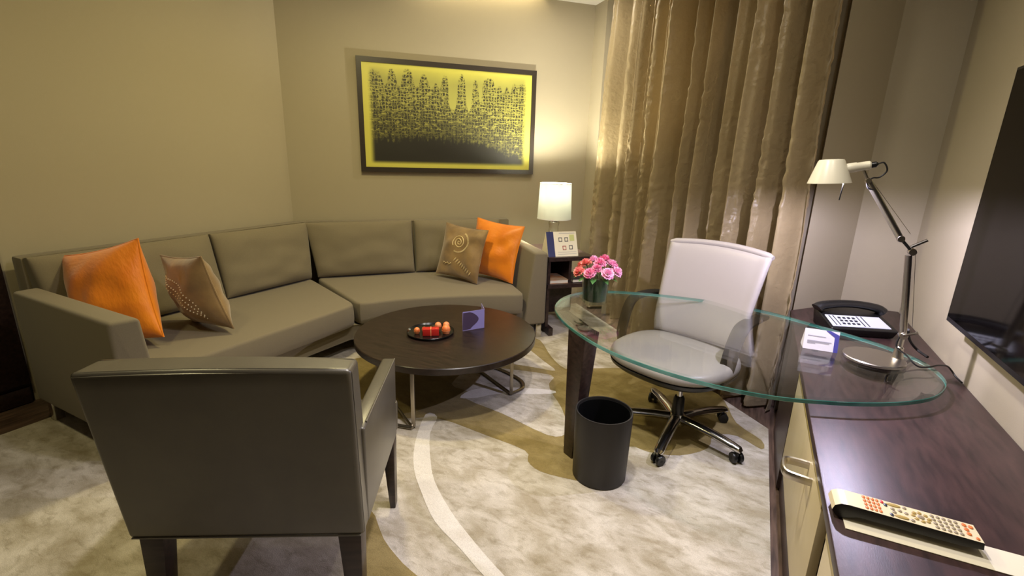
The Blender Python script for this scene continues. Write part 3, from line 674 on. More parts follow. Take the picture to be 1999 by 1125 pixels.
# the back is gently bowed and its top dips to the left
bmesh.ops.subdivide_edges(e, edges=e.edges[:], cuts=9, use_grid_fill=True)
for v in e.verts:
    s = (v.co.x+0.4)/0.8; k = (v.co.z-0.342)/0.583
    v.co.y -= 0.03*math.sin(max(0, min(1, s))*PI)*k
    v.co.z += 0.022*math.sin(max(0, min(1, s))*PI)*max(0, k)
bev = [ed for ed in e.edges if len(ed.link_faces) == 2 and ed.calc_face_angle(0) > 0.9]
bmesh.ops.bevel(e, geom=bev, offset=0.016, segments=4, profile=0.5, affect='EDGES')
bk = obj('backrest', e, L, ac, local=True)
for sx in (-1, 1):
    e = hull8([V(sx*0.310, 0.06, 0.342), V(sx*0.368, 0.06, 0.342), V(sx*0.368, 0.595, 0.342), V(sx*0.310, 0.595, 0.342)],
              [V(sx*0.318, 0.06, 0.70), V(sx*0.372, 0.06, 0.70), V(sx*0.372, 0.60, 0.705), V(sx*0.318, 0.60, 0.705)], 0.010, 3)
    a = obj('arm', e, L, ac, local=True)
    obj('piping', tube([V(sx*0.368, 0.10, 0.70), V(sx*0.370, 0.592, 0.705)], 0.0035, 6), L, a, local=True)
obj('seat', hull8([V(-0.312, 0.10, 0.342), V(0.312, 0.10, 0.342), V(0.312, 0.60, 0.342), V(-0.312, 0.60, 0.342)],
                  [V(-0.31, 0.10, 0.49), V(0.31, 0.10, 0.49), V(0.31, 0.604, 0.50), V(-0.31, 0.604, 0.50)], 0.02, 4), L, ac, local=True)
obj('seat_front', hull8([V(-0.366, 0.606, 0.342), V(0.366, 0.606, 0.342), V(0.366, 0.640, 0.342), V(-0.366, 0.640, 0.342)], [V(-0.366, 0.606, 0.49), V(0.366, 0.606, 0.49), V(0.366, 0.660, 0.48), V(-0.366, 0.660, 0.48)], 0.014, 3), L, ac, local=True)
P = [V(-0.357+0.714*k/16, 0.001-0.001*k/16, 0.346) for k in range(17)]
obj('piping', tube(P, 0.0035, 6), L, bk, local=True)
P = [V(-0.400+0.745*k/16, -0.027+0.030*k/16-0.029*math.sin(k/16*PI), 0.915+0.021*math.sin(k/16*PI)) for k in range(17)]
obj('piping', tube(P, 0.0035, 6), L, bk, local=True)
for sx in (-1, 1):
    for y0, y1, yy in ((0.02, 0.09, -0.015), (0.525, 0.59, 0.01)):
        x0, x1 = (sx*0.352, sx*0.275) if y0 < 0.1 else (sx*0.366, sx*0.312)
        e = hull8([V(x0+sx*-0.006, y0+yy, 0.0), V(x1+sx*0.024, y0+yy, 0.0), V(x1+sx*0.024, y1+yy-0.015, 0.0), V(x0+sx*-0.006, y1+yy-0.015, 0.0)],
                  [V(x0, y0, 0.344), V(x1, y0, 0.344), V(x1, y1, 0.344), V(x0, y1, 0.344)], 0.003, 2)
        obj('leg', e, M['darkwood'], ac, local=True)

# ------------------------------------------------------------------ curtain
def curtain():
    bm = bmesh.new(); nu, nz_ = 560, 260
    Lp, Rp = V(-1.425, 4.955), V(0.250, 3.280); dv = (Rp-Lp); LL = dv.length; dv.normalize(); fr = V(-dv.y, dv.x)*-1 if False else V(-0.7071, -0.7071)
    zt, zb = 3.02, 0.0
    G = []
    for j in range(nz_+1):
        s = j/nz_; z = zt+(zb-zt)*s; row = []
        for i in range(nu+1):
            u = i/nu
            ph = 2*PI*(12.0*u+0.55*math.sin(2*PI*0.9*u+0.6)+0.22*math.sin(2*PI*2.7*u+2.0))
            ph += 0.5*math.sin(1.3*s*PI+u*9)*s+0.25*noise.noise(V(u*6, s*2.2, 3.1))
            amp = (0.115+0.036*math.sin(2*PI*2.3*u+1)+0.022*math.sin(2*PI*5.1*u))*(0.85+0.25*s)
            amp *= min(1, 0.35+9*(1-u))
            y = amp*(math.sin(ph)+0.20*math.sin(2*ph+1.1+2.5*u)+0.13*math.sin(3*ph+u*13)+0.06*math.sin(5*ph+u*7))
            x = 0.040*math.cos(ph)+0.014*math.cos(2*ph+0.7)
            # creases in the silk: slanting short wrinkles, more of them low down
            k = 0.35+0.9*s
            w1 = noise.noise(V(u*52+z*5.0, z*11.0-u*34, 1.7)); w2 = noise.noise(V(u*105-z*9, z*21+u*52, 5.2)); w3_ = noise.noise(V(u*15, z*2.6, 9.4))
            kk_ = k*max(0.0, min(1.0, 0.55+1.3*w3_))
            y += kk_*(0.034*(0.35-abs(w1))+0.014*(0.3-abs(w2)))
            y += 0.013*noise.noise(V(u*9, z*1.3, 8.8))
            along = LL*u+x*min(1, 4*u, 4*(1-u))
            along -= (0.12*max(0, 1-u*3.2)**1.3)*min(1, s*1.5)
            if u > 0.8: along += 0.05*(u-0.8)/0.2*(s-0.4)
            p = Lp+dv*along+fr*(y+0.02*s)
            hem = 0.006+0.012*(1+math.sin(u*31))*0.5
            row.append(bm.verts.new((p.x, p.y, z+(hem if j == nz_ else 0))))
        G.append(row)
    for j in range(nz_):
        for i in range(nu): bm.faces.new((G[j][i], G[j+1][i], G[j+1][i+1], G[j][i+1]))
    # cloth thickness
    bmesh.ops.solidify(bm, geom=bm.faces[:], thickness=0.003)
    return bm
single('curtain', curtain(), M['curtain'], 'floor length taupe silk curtain in deep folds across the window wall', 'curtain', (-0.6, 4.15, 0.0), sharp=180)

# ------------------------------------------------------------------ console along the right wall
cs = thing('wall_console', 'long dark wood console with cream drawers along the right wall', 'console', (0.58, 1.0, FZ))
CT = 0.68
obj('top', prism([V(0.278, YB+0.2), V(0.278, 3.31), V(0.568, 3.632), V(0.880, 3.636), V(0.880, YB+0.2)], CT-0.035, CT, 0.003, 2), M['consolewood'], cs)
obj('plinth', prism([V(0.30, YB+0.25), V(0.30, 3.0), V(0.84, 3.0), V(0.84, YB+0.25)], FZ, 0.17), M['darkwood'], cs)
obj('carcass', prism([V(0.31, YB+0.25), V(0.31, 2.42), V(0.87, 2.42), V(0.87, YB+0.25)], 0.17, CT-0.035), M['darkwood'], cs)
obj('side_panel', prism([V(0.285, 2.425), V(0.285, 3.02), V(0.32, 3.02), V(0.32, 2.425)], 0.0, CT-0.035), M['darkwood'], cs)
obj('end_panel', prism([V(0.32, 2.99), V(0.32, 3.02), V(0.87, 3.02), V(0.87, 2.99)], 0.0, CT-0.035), M['darkwood'], cs)
def drawer(y0, y1):
    d = obj('drawer', bx((0.2965, (y0+y1)/2, 0.395), (0.025, y1-y0, 0.44), 0.002), M['drawer'], cs)
    obj('lit_top_edge', bx((0.2955, (y0+y1)/2, 0.625), (0.026, y1-y0, 0.018), 0.001), M['draweredgelit'], d)  # top edge of the drawer front, its light painted as a strip
    ym = (y0+y1)/2; 
    ym += -0.24; P = smooth_path([V(0.284, ym-0.05, 0.57), V(0.245, ym-0.049, 0.572), V(0.212, ym-0.040, 0.573), V(0.204, ym, 0.573), V(0.212, ym+0.040, 0.573), V(0.245, ym+0.049, 0.572), V(0.284, ym+0.05, 0.57)], 5)
    obj('handle', tube(P, 0.012, 10, flat=(1.3, 0.7)), M['alu'], d)
drawer(1.42, 2.40); drawer(0.32, 1.30); drawer(-0.78, 0.20)

# ------------------------------------------------------------------ glass desk
GZ0, GZ1 = 0.714, 0.733
gd = thing('glass_desk', 'rounded clear glass desk top on one dark leg and the console', 'desk', (-0.2, 2.45, 0))
GP = [(-0.968, 2.60), (-0.93, 2.42), (-0.813, 2.24), (-0.66, 2.09), (-0.516, 1.986), (-0.38, 1.92), (-0.228, 1.873), (-0.09, 1.85), (0.053, 1.848), (0.18, 1.865), (0.303, 1.905), (0.43, 1.96), (0.551, 2.033), (0.65, 2.115), (0.715, 2.20), (0.764, 2.31), (0.780, 2.41), (0.762, 2.53), (0.71, 2.63), (0.63, 2.72), (0.52, 2.80), (0.40, 2.875), (0.28, 2.945), (0.15, 3.01), (0.0, 3.05), (-0.14, 3.062), (-0.278, 3.062), (-0.51, 3.03), (-0.735, 2.963), (-0.86, 2.88), (-0.941, 2.762)]
GS = smooth_path([V(x, y, 0) for x, y in GP], 6, True)
cen = V(-0.1, 2.46, 0)
def ringv(bm, off, z):
    out = []
    n = len(GS)
    for i in range(n):
        tg = (GS[(i+1) % n]-GS[i-1]).normalized(); nr = V(tg.y, -tg.x, 0)
        if nr.dot(GS[i]-cen) < 0: nr = -nr
        out.append(bm.verts.new(V(GS[i].x, GS[i].y, z)+nr*off))
    return out
e = bmesh.new()
R = [ringv(e, -0.022, GZ1), ringv(e, -0.002, GZ1-0.002), ringv(e, 0.0, GZ1-0.004), ringv(e, 0.0, GZ0+0.002), ringv(e, -0.002, GZ0)]
n = len(GS)
f = e.faces.new(R[0]); f.material_index = 0
for k in range(4):
    for i in range(n):
        f = e.faces.new((R[k+1][i], R[k+1][(i+1) % n], R[k][(i+1) % n], R[k][i])); f.material_index = 2 if k == 0 else 1
f = e.faces.new(R[4][::-1]); f.material_index = 0
bmesh.ops.recalc_face_normals(e, faces=e.faces[:])
obj('glass_top', e, M['sheet'], gd, mats=[M['sheet'], M['edge'], M['bevel']], sharp=25)
obj('leg', hull8([V(-0.745, 2.185, 0.0), V(-0.685, 2.150, 0.0), V(-0.660, 2.205, 0.0), V(-0.720, 2.240, 0.0)],
                 [V(-0.775, 2.225, 0.704), V(-0.660, 2.160, 0.704), V(-0.615, 2.245, 0.704), V(-0.715, 2.315, 0.704)], 0.004, 2), M['darkwood'], gd)
obj('leg_plate', lathe([(0.035, 0.7045), (0.035, 0.7135)], (-0.69, 2.237, 0), 24), M['steel'], gd)
for x, y, r in ((0.56, 2.46, 0.06), (0.35, 2.60, 0.014)):
    obj('standoff', lathe([(r, CT+0.0005), (r, GZ0-0.0005)], (x, y, 0), 24), M['darkwood'], gd)

# ------------------------------------------------------------------ office chair (own frame: x across, y backwards from the sitter's front)
fa = V(-0.38, -0.925); oc_rz = math.atan2(0.925, 0.38)-PI/2; CX = -0.10
oc = thing('office_chair', 'white leather swivel chair with black arms behind the glass desk', 'chair', (-0.24, 2.70, 0), oc_rz)
ox, oy = V(math.cos(oc_rz), math.sin(oc_rz)), V(-math.sin(oc_rz), math.cos(oc_rz))
W_ = M['whiteleather']
def sup(a, w, d, n=2.6):
    c, s = math.cos(a), math.sin(a)
    return V(w*math.copysign(abs(c)**(2/n), c), d*math.copysign(abs(s)**(2/n), s), 0)
sc_ = V(CX, 0.06, 0.018)
def seat_bm(layers, c=sc_, seg=64):
    bm = bmesh.new(); rings = []
    for (k, z, dz) in layers:
        rings.append([bm.verts.new(c+sup(2*PI*i/seg, 0.345*k, 0.33*k)+V(0, 0, z+dz*math.cos(2*PI*i/seg)**2)) for i in range(seg)])
    for a, b in zip(rings, rings[1:]):
        for i in range(seg): bm.faces.new((a[i], a[(i+1) % seg], b[(i+1) % seg], b[i]))
    bm.faces.new(rings[0][::-1]); bm.faces.new(rings[-1]); return bm
obj('seat', seat_bm([(0.97, 0.392, 0), (1.0, 0.402, 0), (1.005, 0.42, 0), (0.985, 0.438, 0.004), (0.94, 0.450, 0.006), (0.85, 0.456, 0.008), (0.6, 0.456, 0.006), (0.3, 0.454, 0.002)]), W_, oc, local=True, sharp=60)
obj('seat_pan', seat_bm([(0.70, 0.335, 0), (0.90, 0.350, 0), (0.985, 0.372, 0), (1.0, 0.391, 0)]), M['blackplastic'], oc, local=True, sharp=60)
# backrest: upholstered shell curving round the sitter, with rolled top and sides
def back_bm():
    bm = bmesh.new(); nu, nv = 40, 32; G = {}
    for s in (0, 1):
        for i in range(nu+1):
            for j in range(nv+1):
                u = i/nu*2-1; v = j/nv
                hw = 0.275+0.055*v-0.012*v*v
                x = u*hw
                z = 0.475+0.592*v-0.018*u*u*(v**3)
                y = 0.345+0.055*v+0.09*v*v-0.055*u*u
                edge = max(abs(u)**10, max(0, v*2-1)**12, max(0, 1-v*2)**14)
                th = 0.062*(1-edge)**0.5
                y += -0.02*math.exp(-((v-0.15)/0.2)**2)
                y += (th/2 if s else -th/2)
                y -= 0.012*max(0, abs(u)-0.8)/0.2*(1 if not s else 0)
                G[s, i, j] = bm.verts.new((x+CX, y, z))
        for i in range(nu):
            for j in range(nv):
                q4 = (G[s, i, j], G[s, i+1, j], G[s, i+1, j+1], G[s, i, j+1]); bm.faces.new(q4 if not s else q4[::-1])
    loop = [(i, 0) for i in range(nu)]+[(nu, j) for j in range(nv)]+[(i, nv) for i in range(nu, 0, -1)]+[(0, j) for j in range(nv, 0, -1)]
    for k in range(len(loop)):
        a, b = loop[k], loop[(k+1) % len(loop)]
        bm.faces.new((G[0, a[0], a[1]], G[1, a[0], a[1]], G[1, b[0], b[1]], G[0, b[0], b[1]]))
    bmesh.ops.remove_doubles(bm, verts=bm.verts[:], dist=0.0006)
    bmesh.ops.recalc_face_normals(bm, faces=bm.faces[:])
    return bm
ob = obj('backrest', back_bm(), W_, oc, local=True, sharp=70)
P = [V(CX+0.320*u, 0.49-0.055*u*u-0.01, 1.058-0.02*u*u) for u in [k/20*2-1 for k in range(21)]]
obj('rolled_edge', tube(P, [0.012]+[0.022]*19+[0.012], 12), W_, ob, local=True)
for sx in (-1, 1):
    # flat black band: up from the seat side, over the elbow, back to the backrest
    x = CX-0.045+sx*0.350
    path = smooth_path([V(x-sx*0.09, 0.08, 0.378), V(x-sx*0.02, 0.08, 0.390), V(x, 0.08, 0.45), V(x+sx*0.004, 0.115, 0.58), V(x+sx*0.006, 0.16, 0.655), V(x+sx*0.004, 0.22, 0.682), V(x, 0.34, 0.686), V(x-sx*0.01, 0.45, 0.678), V(x-sx*0.03, 0.53, 0.664)], 6)
    bmv = bmesh.new(); rings = []
    for i, p in enumerate(path):
        tg = (path[min(i+1, len(path)-1)]-path[max(i-1, 0)]).normalized()
        wv = V(sx, 0.25, 0) if i > 11 else V(sx, 0.4, 0.0)
        if i <= 8: wv = V(0.1*sx, 1, 0)*(1-i/9)+V(sx, 0.4, 0)*(i/9)
        wv = (wv-tg*wv.dot(tg)).normalized(); nv_ = tg.cross(wv)
        hw = 0.040; ht = 0.011
        rings.append([bmv.verts.new(p+wv*a*hw+nv_*b*ht) for a, b in ((-1, -.6), (-.8, -1), (.8, -1), (1, -.6), (1, .6), (.8, 1), (-.8, 1), (-1, .6))])
    for a, b in zip(rings, rings[1:]):
        for k in range(8): bmv.faces.new((a[k], a[(k+1) % 8], b[(k+1) % 8], b[k]))
    bmv.faces.new(rings[0][::-1]); bmv.faces.new(rings[-1]); bmesh.ops.recalc_face_normals(bmv, faces=bmv.faces[:])
    obj('armrest', bmv, M['armplastic'], oc, local=True, sharp=50)
obj('gas_column', lathe([(0.016, 0.20), (0.016, 0.352)], (0, 0, 0), 20), M['chrome'], oc, local=True)
obj('column_sleeve', lathe([(0.034, 0.085), (0.036, 0.10), (0.031, 0.225), (0.026, 0.235)], (0, 0, 0), 24), M['blackplastic'], oc, local=True)
base_hub = obj('base_hub', lathe([(0.048, 0.06), (0.052, 0.07), (0.050, 0.115), (0.036, 0.13)], (0, 0, 0), 24), M['chrome'], oc, local=True)
for ang in (-95, -23, 49, 121, 193):
    a = math.radians(ang)-oc_rz; d = V(math.cos(a), math.sin(a), 0)
    P = [d*0.03+V(0, 0, 0.103), d*0.13+V(0, 0, 0.104), d*0.24+V(0, 0, 0.098), d*0.33+V(0, 0, 0.087), d*0.372+V(0, 0, 0.078), d*0.385+V(0, 0, 0.070)]
    obj('base_spoke', tube(P, [0.034, 0.031, 0.029, 0.027, 0.026, 0.016], 12, flat=(0.75, 1)), M['chrome'], oc, local=True)
    cpos = d*0.365; tn = V(-d.y, d.x, 0); ca = a+1.0
    ax = V(math.cos(ca), math.sin(ca), 0)
    e = bmesh.new()
    Rm = ax.to_track_quat('Z', 'Y').to_matrix()
    for s in (-1, 1): add_lathe(e, [(0.012, -0.010), (0.027, -0.010), (0.0295, -0.005), (0.0295, 0.005), (0.027, 0.010), (0.012, 0.010)], cpos+ax*0.018*s+V(0, 0, 0.030), 20, R=Rm)
    add_lathe(e, [(0.008, -0.028), (0.008, 0.028)], cpos+V(0, 0, 0.030), 10, R=Rm)
    add_lathe(e, [(0.012, 0.036), (0.016, 0.05), (0.012, 0.066)], cpos, 12)
    obj('caster', e, M['blackplastic'], oc, local=True)

# ------------------------------------------------------------------ waste bin
wb = thing('waste_bin', 'round black leather waste bin under the left of the glass desk', 'bin', (-0.522, 2.105, 0))
e = lathe([(0.128, 0.0), (0.133, 0.004), (0.140, 0.355), (0.138, 0.362), (0.132, 0.362), (0.130, 0.356), (0.122, 0.02), (0.02, 0.018)], (-0.522, 2.105, 0.001), 56)
obj('body', e, M['blackleather'], wb)
obj('liner', lathe([(0.1215, 0.021), (0.129, 0.35), (0.127, 0.35), (0.119, 0.024), (0.01, 0.024)], (-0.522, 2.105, 0.001), 48), M['binliner'], wb)

# ------------------------------------------------------------------ vase of flowers
vp = V(-0.772, 2.645, GZ1+0.001)
vs_ = thing('flower_vase', 'clear glass vase lined with dark leaf on the glass desk', 'vase', tuple(vp))
obj('glass', lathe([(0.070, 0), (0.072, 0.003), (0.080, 0.155), (0.077, 0.155), (0.069, 0.012), (0.01, 0.011)], vp, 40), M['vaseglass'], vs_)
e = bmesh.new(); add_lathe(e, [(0.062, 0.014), (0.065, 0.02), (0.071, 0.148), (0.066, 0.150), (0.02, 0.150)], vp, 32)
obj('leaf_wrap', e, M['darkleaf'], vs_)
def carnation(bm, c, r, ax, seed):
    rnd = random.Random(seed); ax = Vector(ax).normalized(); q = ax.to_track_quat('Z', 'Y').to_matrix()
    for ring, (cnt, tilt, rr, sz) in enumerate(((9, 1.45, 0.55, 0.62), (8, 1.05, 0.45, 0.60), (7, 0.65, 0.30, 0.55), (5, 0.25, 0.14, 0.50))):
        for k in range(cnt):
            a = 2*PI*(k+0.37*ring+rnd.uniform(-.15, .15))/cnt
            nseg = 5; rows = []
            for j in range(4):
                t_ = j/3; row = []
                for i in range(nseg+1):
                    s = i/nseg*2-1
                    wdt = sz*r*(0.25+0.75*t_)*0.62
                    ruff = 0.10*r*math.sin(s*7+k+ring)*t_
                    out = rr*r*0.25+sz*r*t_*math.sin(tilt)+0.06*r*math.cos(s*9)*t_*t_; upz = (0.15+0.30*ring/3)*r+sz*r*t_*math.cos(tilt)*0.95+ruff
                    p = V(out*math.cos(a)-s*wdt*math.sin(a), out*math.sin(a)+s*wdt*math.cos(a), upz)
                    row.append(bm.verts.new(Vector(c)+q @ p))
                rows.append(row)
            for j in range(3):
                for i in range(nseg): bm.faces.new((rows[j][i], rows[j][i+1], rows[j+1][i+1], rows[j+1][i]))
FL = [(-0.095, 0.045, 0.185, 0.046, 'coral'), (-0.035, 0.085, 0.190, 0.046, 'pink'), (0.060, 0.080, 0.192, 0.050, 'palepink'), (0.110, 0.030, 0.195, 0.046, 'palepink'),
      (-0.060, 0.0, 0.225, 0.046, 'coral'), (0.015, 0.025, 0.235, 0.048, 'pink'), (0.080, -0.015, 0.225, 0.046, 'palepink'), (-0.020, -0.05, 0.235, 0.044, 'palepink'),
      (0.040, -0.055, 0.245, 0.044, 'pink'), (0.0, 0.06, 0.215, 0.040, 'pink'), (-0.085, -0.05, 0.2, 0.042, 'coral'), (0.095, -0.07, 0.2, 0.042, 'pink')]
FN = {'coral': 'coral pink', 'pink': 'deep pink', 'palepink': 'pale pink'}
FW = ['at the far left of the bunch', 'low in front left of the bunch', 'low in front right of the bunch', 'at the far right of the bunch', 'upper left of the bunch', 'in the middle of the bunch', 'upper right of the bunch', 'at the back top left of the bunch', 'at the very top of the bunch', 'tucked low in the front middle', 'hidden behind the left of the bunch', 'behind the right of the bunch']
rr_ = V(math.cos(math.radians(16)), math.sin(math.radians(16)), 0); ff_ = V(rr_.y, -rr_.x, 0)
for k, (a, b, z, r, m) in enumerate(FL):
    p = vp+rr_*a*0.95+ff_*b*0.95+V(0, 0, z-0.012)
    ax = (rr_*a+ff_*b)*7+V(0, 0, 1.0)
    t = thing('carnation', '%s carnation %s in the glass vase' % (FN[m], FW[k]), 'flower', tuple(p), 0, 'carnations in the vase')
    e = bmesh.new(); carnation(e, p, r, ax, k); obj('petals', e, M[m], t, sharp=180)
    obj('stem', tube([vp+(rr_*a+ff_*b)*0.4+V(0, 0, 0.13), p-Vector(ax).normalized()*0.004, p+Vector(ax).normalized()*0.012], [0.0025, 0.0025, 0.005], 6), M['leaf'], t)
e = bmesh.new()
for k in range(9):
    a = k*0.7+0.3; d = rr_*math.cos(a)+ff_*math.sin(a); s = V(-d.y, d.x, 0)
    c = vp+V(0, 0, 0.14)
    pts = [(0.04, 0, 0), (0.075, 0.014, 0.018), (0.105, 0.018, 0.014), (0.13, 0, -0.004)]
    L_ = [e.verts.new(c+d*x+s*w_+V(0, 0, z)) for x, w_, z in pts]; R_ = [e.verts.new(c+d*x-s*w_+V(0, 0, z)) for x, w_, z in pts[1:3]]
    e.faces.new((L_[0], L_[1], R_[0])); e.faces.new((L_[1], L_[2], R_[1], R_[0])); e.faces.new((L_[2], L_[3], R_[1]))
obj('foliage', e, M['leaf'], vs_, sharp=180)

# ------------------------------------------------------------------ small printed card on the glass desk
cardp = V(0.335, 2.47, GZ1+0.001)
cg = thing('desk_card', 'small white folded card with violet corner on the glass desk', 'card', tuple(cardp))
c0, c1 = V(0.282, 2.455, GZ1+0.001), V(0.418, 2.462, GZ1+0.001); top = V(0.0, 0.035, 0.088); bkv = V(-0.004, 0.075, 0)
def cgp(a, s, off=0.0): return c0+(c1-c0)*a+top*s+V(0, -off, 0)
e = bmesh.new()
v = [e.verts.new(p) for p in (c0, c1, c1+top, c0+top, c0+bkv, c1+bkv)]
e.faces.new(v[:4]); e.faces.new((v[3], v[2], v[5], v[4])); e.faces.new((v[0], v[4], v[5], v[1])); e.faces.new((v[0], v[3], v[4])); e.faces.new((v[1], v[5], v[2]))
obj('card', e, M['paper'], cg)
e = bmesh.new(); e.faces.new([e.verts.new(cgp(a, b, 0.0012)) for a, b in ((0.60, 1.0), (0.74, 1.0), (0.995, 0.84), (0.995, 0.0), (0.87, 0.0), (0.87, 0.72))])
obj('violet_corner', e, M['violet'], cg)
for x0, x1, y0 in ((0.10, 0.62, 0.66), (0.10, 0.80, 0.42), (0.10, 0.74, 0.36), (0.10, 0.34, 0.30)):
    e = bmesh.new(); patch(e, cgp, x0, x1, y0, y0+0.028); obj('printed_line', e, M['ink'], cg)

# ------------------------------------------------------------------ desk lamp
dl = thing('desk_lamp', 'articulated metal desk lamp with small cone shade standing on the glass desk', 'lamp', (0.55, 2.46, GZ1+0.001))
bc = V(0.55, 2.46, GZ1+0.001)
obj('base', lathe([(0.112, 0), (0.116, 0.004), (0.116, 0.012), (0.112, 0.015), (0.02, 0.016)], bc, 64), M['alu'], dl)
sp0 = V(0.640, 2.50, bc.z)
obj('stem', lathe([(0.024, 0.015), (0.021, 0.02), (0.014, 0.062), (0.010, 0.066), (0.010, 0.115)], sp0, 24), M['alu'], dl)
J0, J1, K1, K2, H0 = V(0.640, 2.5, 0.852), V(0.592, 2.5, 1.196), V(0.600, 2.5, 1.212), V(0.552, 2.5, 1.262), V(0.398, 2.5, 1.490)
Ry = V(0, 1, 0).to_track_quat('Z', 'Y').to_matrix()
for j, r in ((J0, 0.016), (K1, 0.015), (K2, 0.014), (H0, 0.011)): obj('joint', lathe([(r*0.9, -0.016), (r, -0.013), (r, 0.013), (r*0.9, 0.016)], j, 20, R=Ry), M['alu'], dl)
obj('lower_arm', tube([J0+(J1-J0)*0.04, J1], 0.0135, 14), M['alu'], dl)
obj('elbow', tube([K1+V(0, -0.008, 0), K2+V(0, -0.008, 0)], 0.006, 8), M['blackplastic'], dl)
obj('upper_arm', tube([K2+(H0-K2)*0.03, H0], 0.0130, 14), M['alu'], dl)
obj('tension_knob', tube([K1+V(-0.012, -0.02, 0.022), K1+V(0.035, -0.02, 0.055)], 0.0065, 10), M['chrome'], dl)
obj('tension_knob', tube([J0+V(-0.004, -0.02, 0.004), J0+V(0.042, -0.02, 0.026)], 0.0055, 10), M['chrome'], dl)
obj('tension_wire', tube([J0+V(0.03, 0.01, 0.02), K1+V(0.014, 0.01, 0)], 0.0011, 5), M['steel'], dl)
obj('tension_wire', tube([K2+V(0.03, 0.01, 0.022), H0+V(0.015, 0.01, 0.0)], 0.0011, 5), M['steel'], dl)
HB = V(0.372, 2.5, 1.548); hd = V(0.97, 0, 0.20).normalized()
obj('head_bracket', tube([H0, HB+V(0.0, 0, -0.01)], 0.006, 8), M['steel'], dl)
Rh = hd.to_track_quat('Z', 'Y').to_matrix()
obj('lamp_holder', lathe([(0.016, -0.062), (0.020, -0.058), (0.020, -0.025), (0.018, -0.022), (0.018, 0.020), (0.014, 0.025)], HB, 20, R=Rh), M['cream_metal'], dl)
obj('cable_gland', lathe([(0.012, 0.025), (0.012, 0.042), (0.007, 0.048)], HB, 14, R=Rh), M['blackplastic'], dl)
scn = V(0.262, 2.5, 1.474)
tilt = Matrix.Rotation(math.radians(-4), 3, 'Y')
e = bmesh.new(); seg = 48
prof = [(0.082, 0.0), (0.050, 0.090), (0.045, 0.097), (0.022, 0.099), (0.022, 0.096), (0.043, 0.094), (0.048, 0.088), (0.0795, 0.0)]
rings = [[e.verts.new(scn+tilt @ V(r*math.cos(2*PI*k/seg), r*math.sin(2*PI*k/seg), z)) for k in range(seg)] for r, z in prof]
for i in range(len(rings)):
    a, b = rings[i], rings[(i+1) % len(rings)]
    for k in range(seg): e.faces.new((a[k], a[(k+1) % seg], b[(k+1) % seg], b[k]))
bmesh.ops.recalc_face_normals(e, faces=e.faces[:])
obj('lamp_shade', e, M['cream_metal'], dl)
obj('bulb', lathe([(0.010, 0.088), (0.013, 0.075), (0.019, 0.055), (0.019, 0.042), (0.010, 0.03)][::-1], scn, 16), M['bulbcool'], dl)
obj('aiming_rod', tube([scn+V(0.052, -0.02, 0.02), scn+V(0.046, -0.022, -0.068)], 0.0028, 8), M['chrome'], dl)
pth = smooth_path([HB+hd*0.045, HB+hd*0.068+V(0, 0, 0.002), HB+V(0.082, 0, -0.015), HB+V(0.062, 0, -0.042), H0+V(0.012, -0.008, 0.012), H0+V(-0.004, -0.01, -0.005), H0+V(0.004, -0.012, -0.03), H0+(K2-H0)*0.15+V(0, -0.01, 0)], 6)
obj('flex', tube(pth, 0.0032, 7), M['cable'], dl)
pth = smooth_path([J0+V(-0.012, -0.012, 0), J0+V(-0.016, -0.016, -0.05), V(0.66, 2.475, 0.775), V(0.70, 2.45, 0.742), V(0.745, 2.47, 0.740), V(0.785, 2.51, 0.741), V(0.83, 2.56, 0.728), V(0.855, 2.58, 0.705), V(0.868, 2.56, 0.687), V(0.872, 2.50, 0.686)], 6)
obj('power_cable', tube(pth, 0.0035, 7), M['cable'], dl)
pp = smooth_path([J0+V(0.02, 0.03, 0.02), V(0.70, 2.62, 0.80), V(0.745, 2.66, 0.75), V(0.77, 2.60, 0.742)], 6)
obj('transformer_cable', tube(pp, 0.006, 7), M['cable'], dl)
lamp('desk_lamp_light', 'POINT', scn+V(0, 0, 0.016), 48, COOL, shadow_soft_size=0.012)

# ------------------------------------------------------------------ telephone
pz = CT+0.001
ph = thing('desk_telephone', 'black desk telephone with white keypad panel on the console corner', 'telephone', (0.555, 3.06, pz), math.radians(20))
e = hull8([V(-0.15, -0.11, 0.0), V(0.15, -0.11, 0.0), V(0.15, 0.10, 0.0), V(-0.15, 0.10, 0.0)],
          [V(-0.165, -0.125, 0.045), V(0.165, -0.125, 0.045), V(0.16, 0.11, 0.100), V(-0.16, 0.11, 0.100)], 0.008, 3)
obj('housing', e, M['blackplastic'], ph, local=True)
Rt = Matrix.Rotation(math.atan2(0.055, 0.235), 4, 'X')
def fp(x, y, h=0.0): k = (y+0.125)/0.235; return V(x, y, 0.0455+0.055*k+h)
e = hull8([fp(-0.150, -0.105), fp(0.135, -0.105), fp(0.130, 0.005), fp(-0.145, 0.005)], [fp(-0.150, -0.105, 0.003), fp(0.135, -0.105, 0.003), fp(0.130, 0.005, 0.003), fp(-0.145, 0.005, 0.003)])
face = obj('keypad_panel', e, M['phonewhite'], ph, local=True)
for i in range(4):
    for j in range(3):
        x = -0.085+0.024*i; y = -0.080+0.028*j
        obj('key', bx(fp(x, y, 0.0045), (0.014, 0.015, 0.004), 0.001, rot=Rt), M['keydark'], face, local=True)
for x in (-0.128, -0.108, 0.012, 0.034):
    obj('divider_strip', bx(fp(x, -0.05, 0.0035), (0.005, 0.10, 0.002), 0, rot=Rt), M['keydark'], face, local=True)
hp = smooth_path([V(-0.168, 0.050, 0.098), V(-0.14, 0.054, 0.116), V(-0.05, 0.058, 0.130), V(0.05, 0.058, 0.130), V(0.14, 0.054, 0.116), V(0.168, 0.050, 0.098)], 6)
nn_ = len(hp); rad = [0.025+0.010*abs(i/(nn_-1)*2-1)**2 for i in range(nn_)]
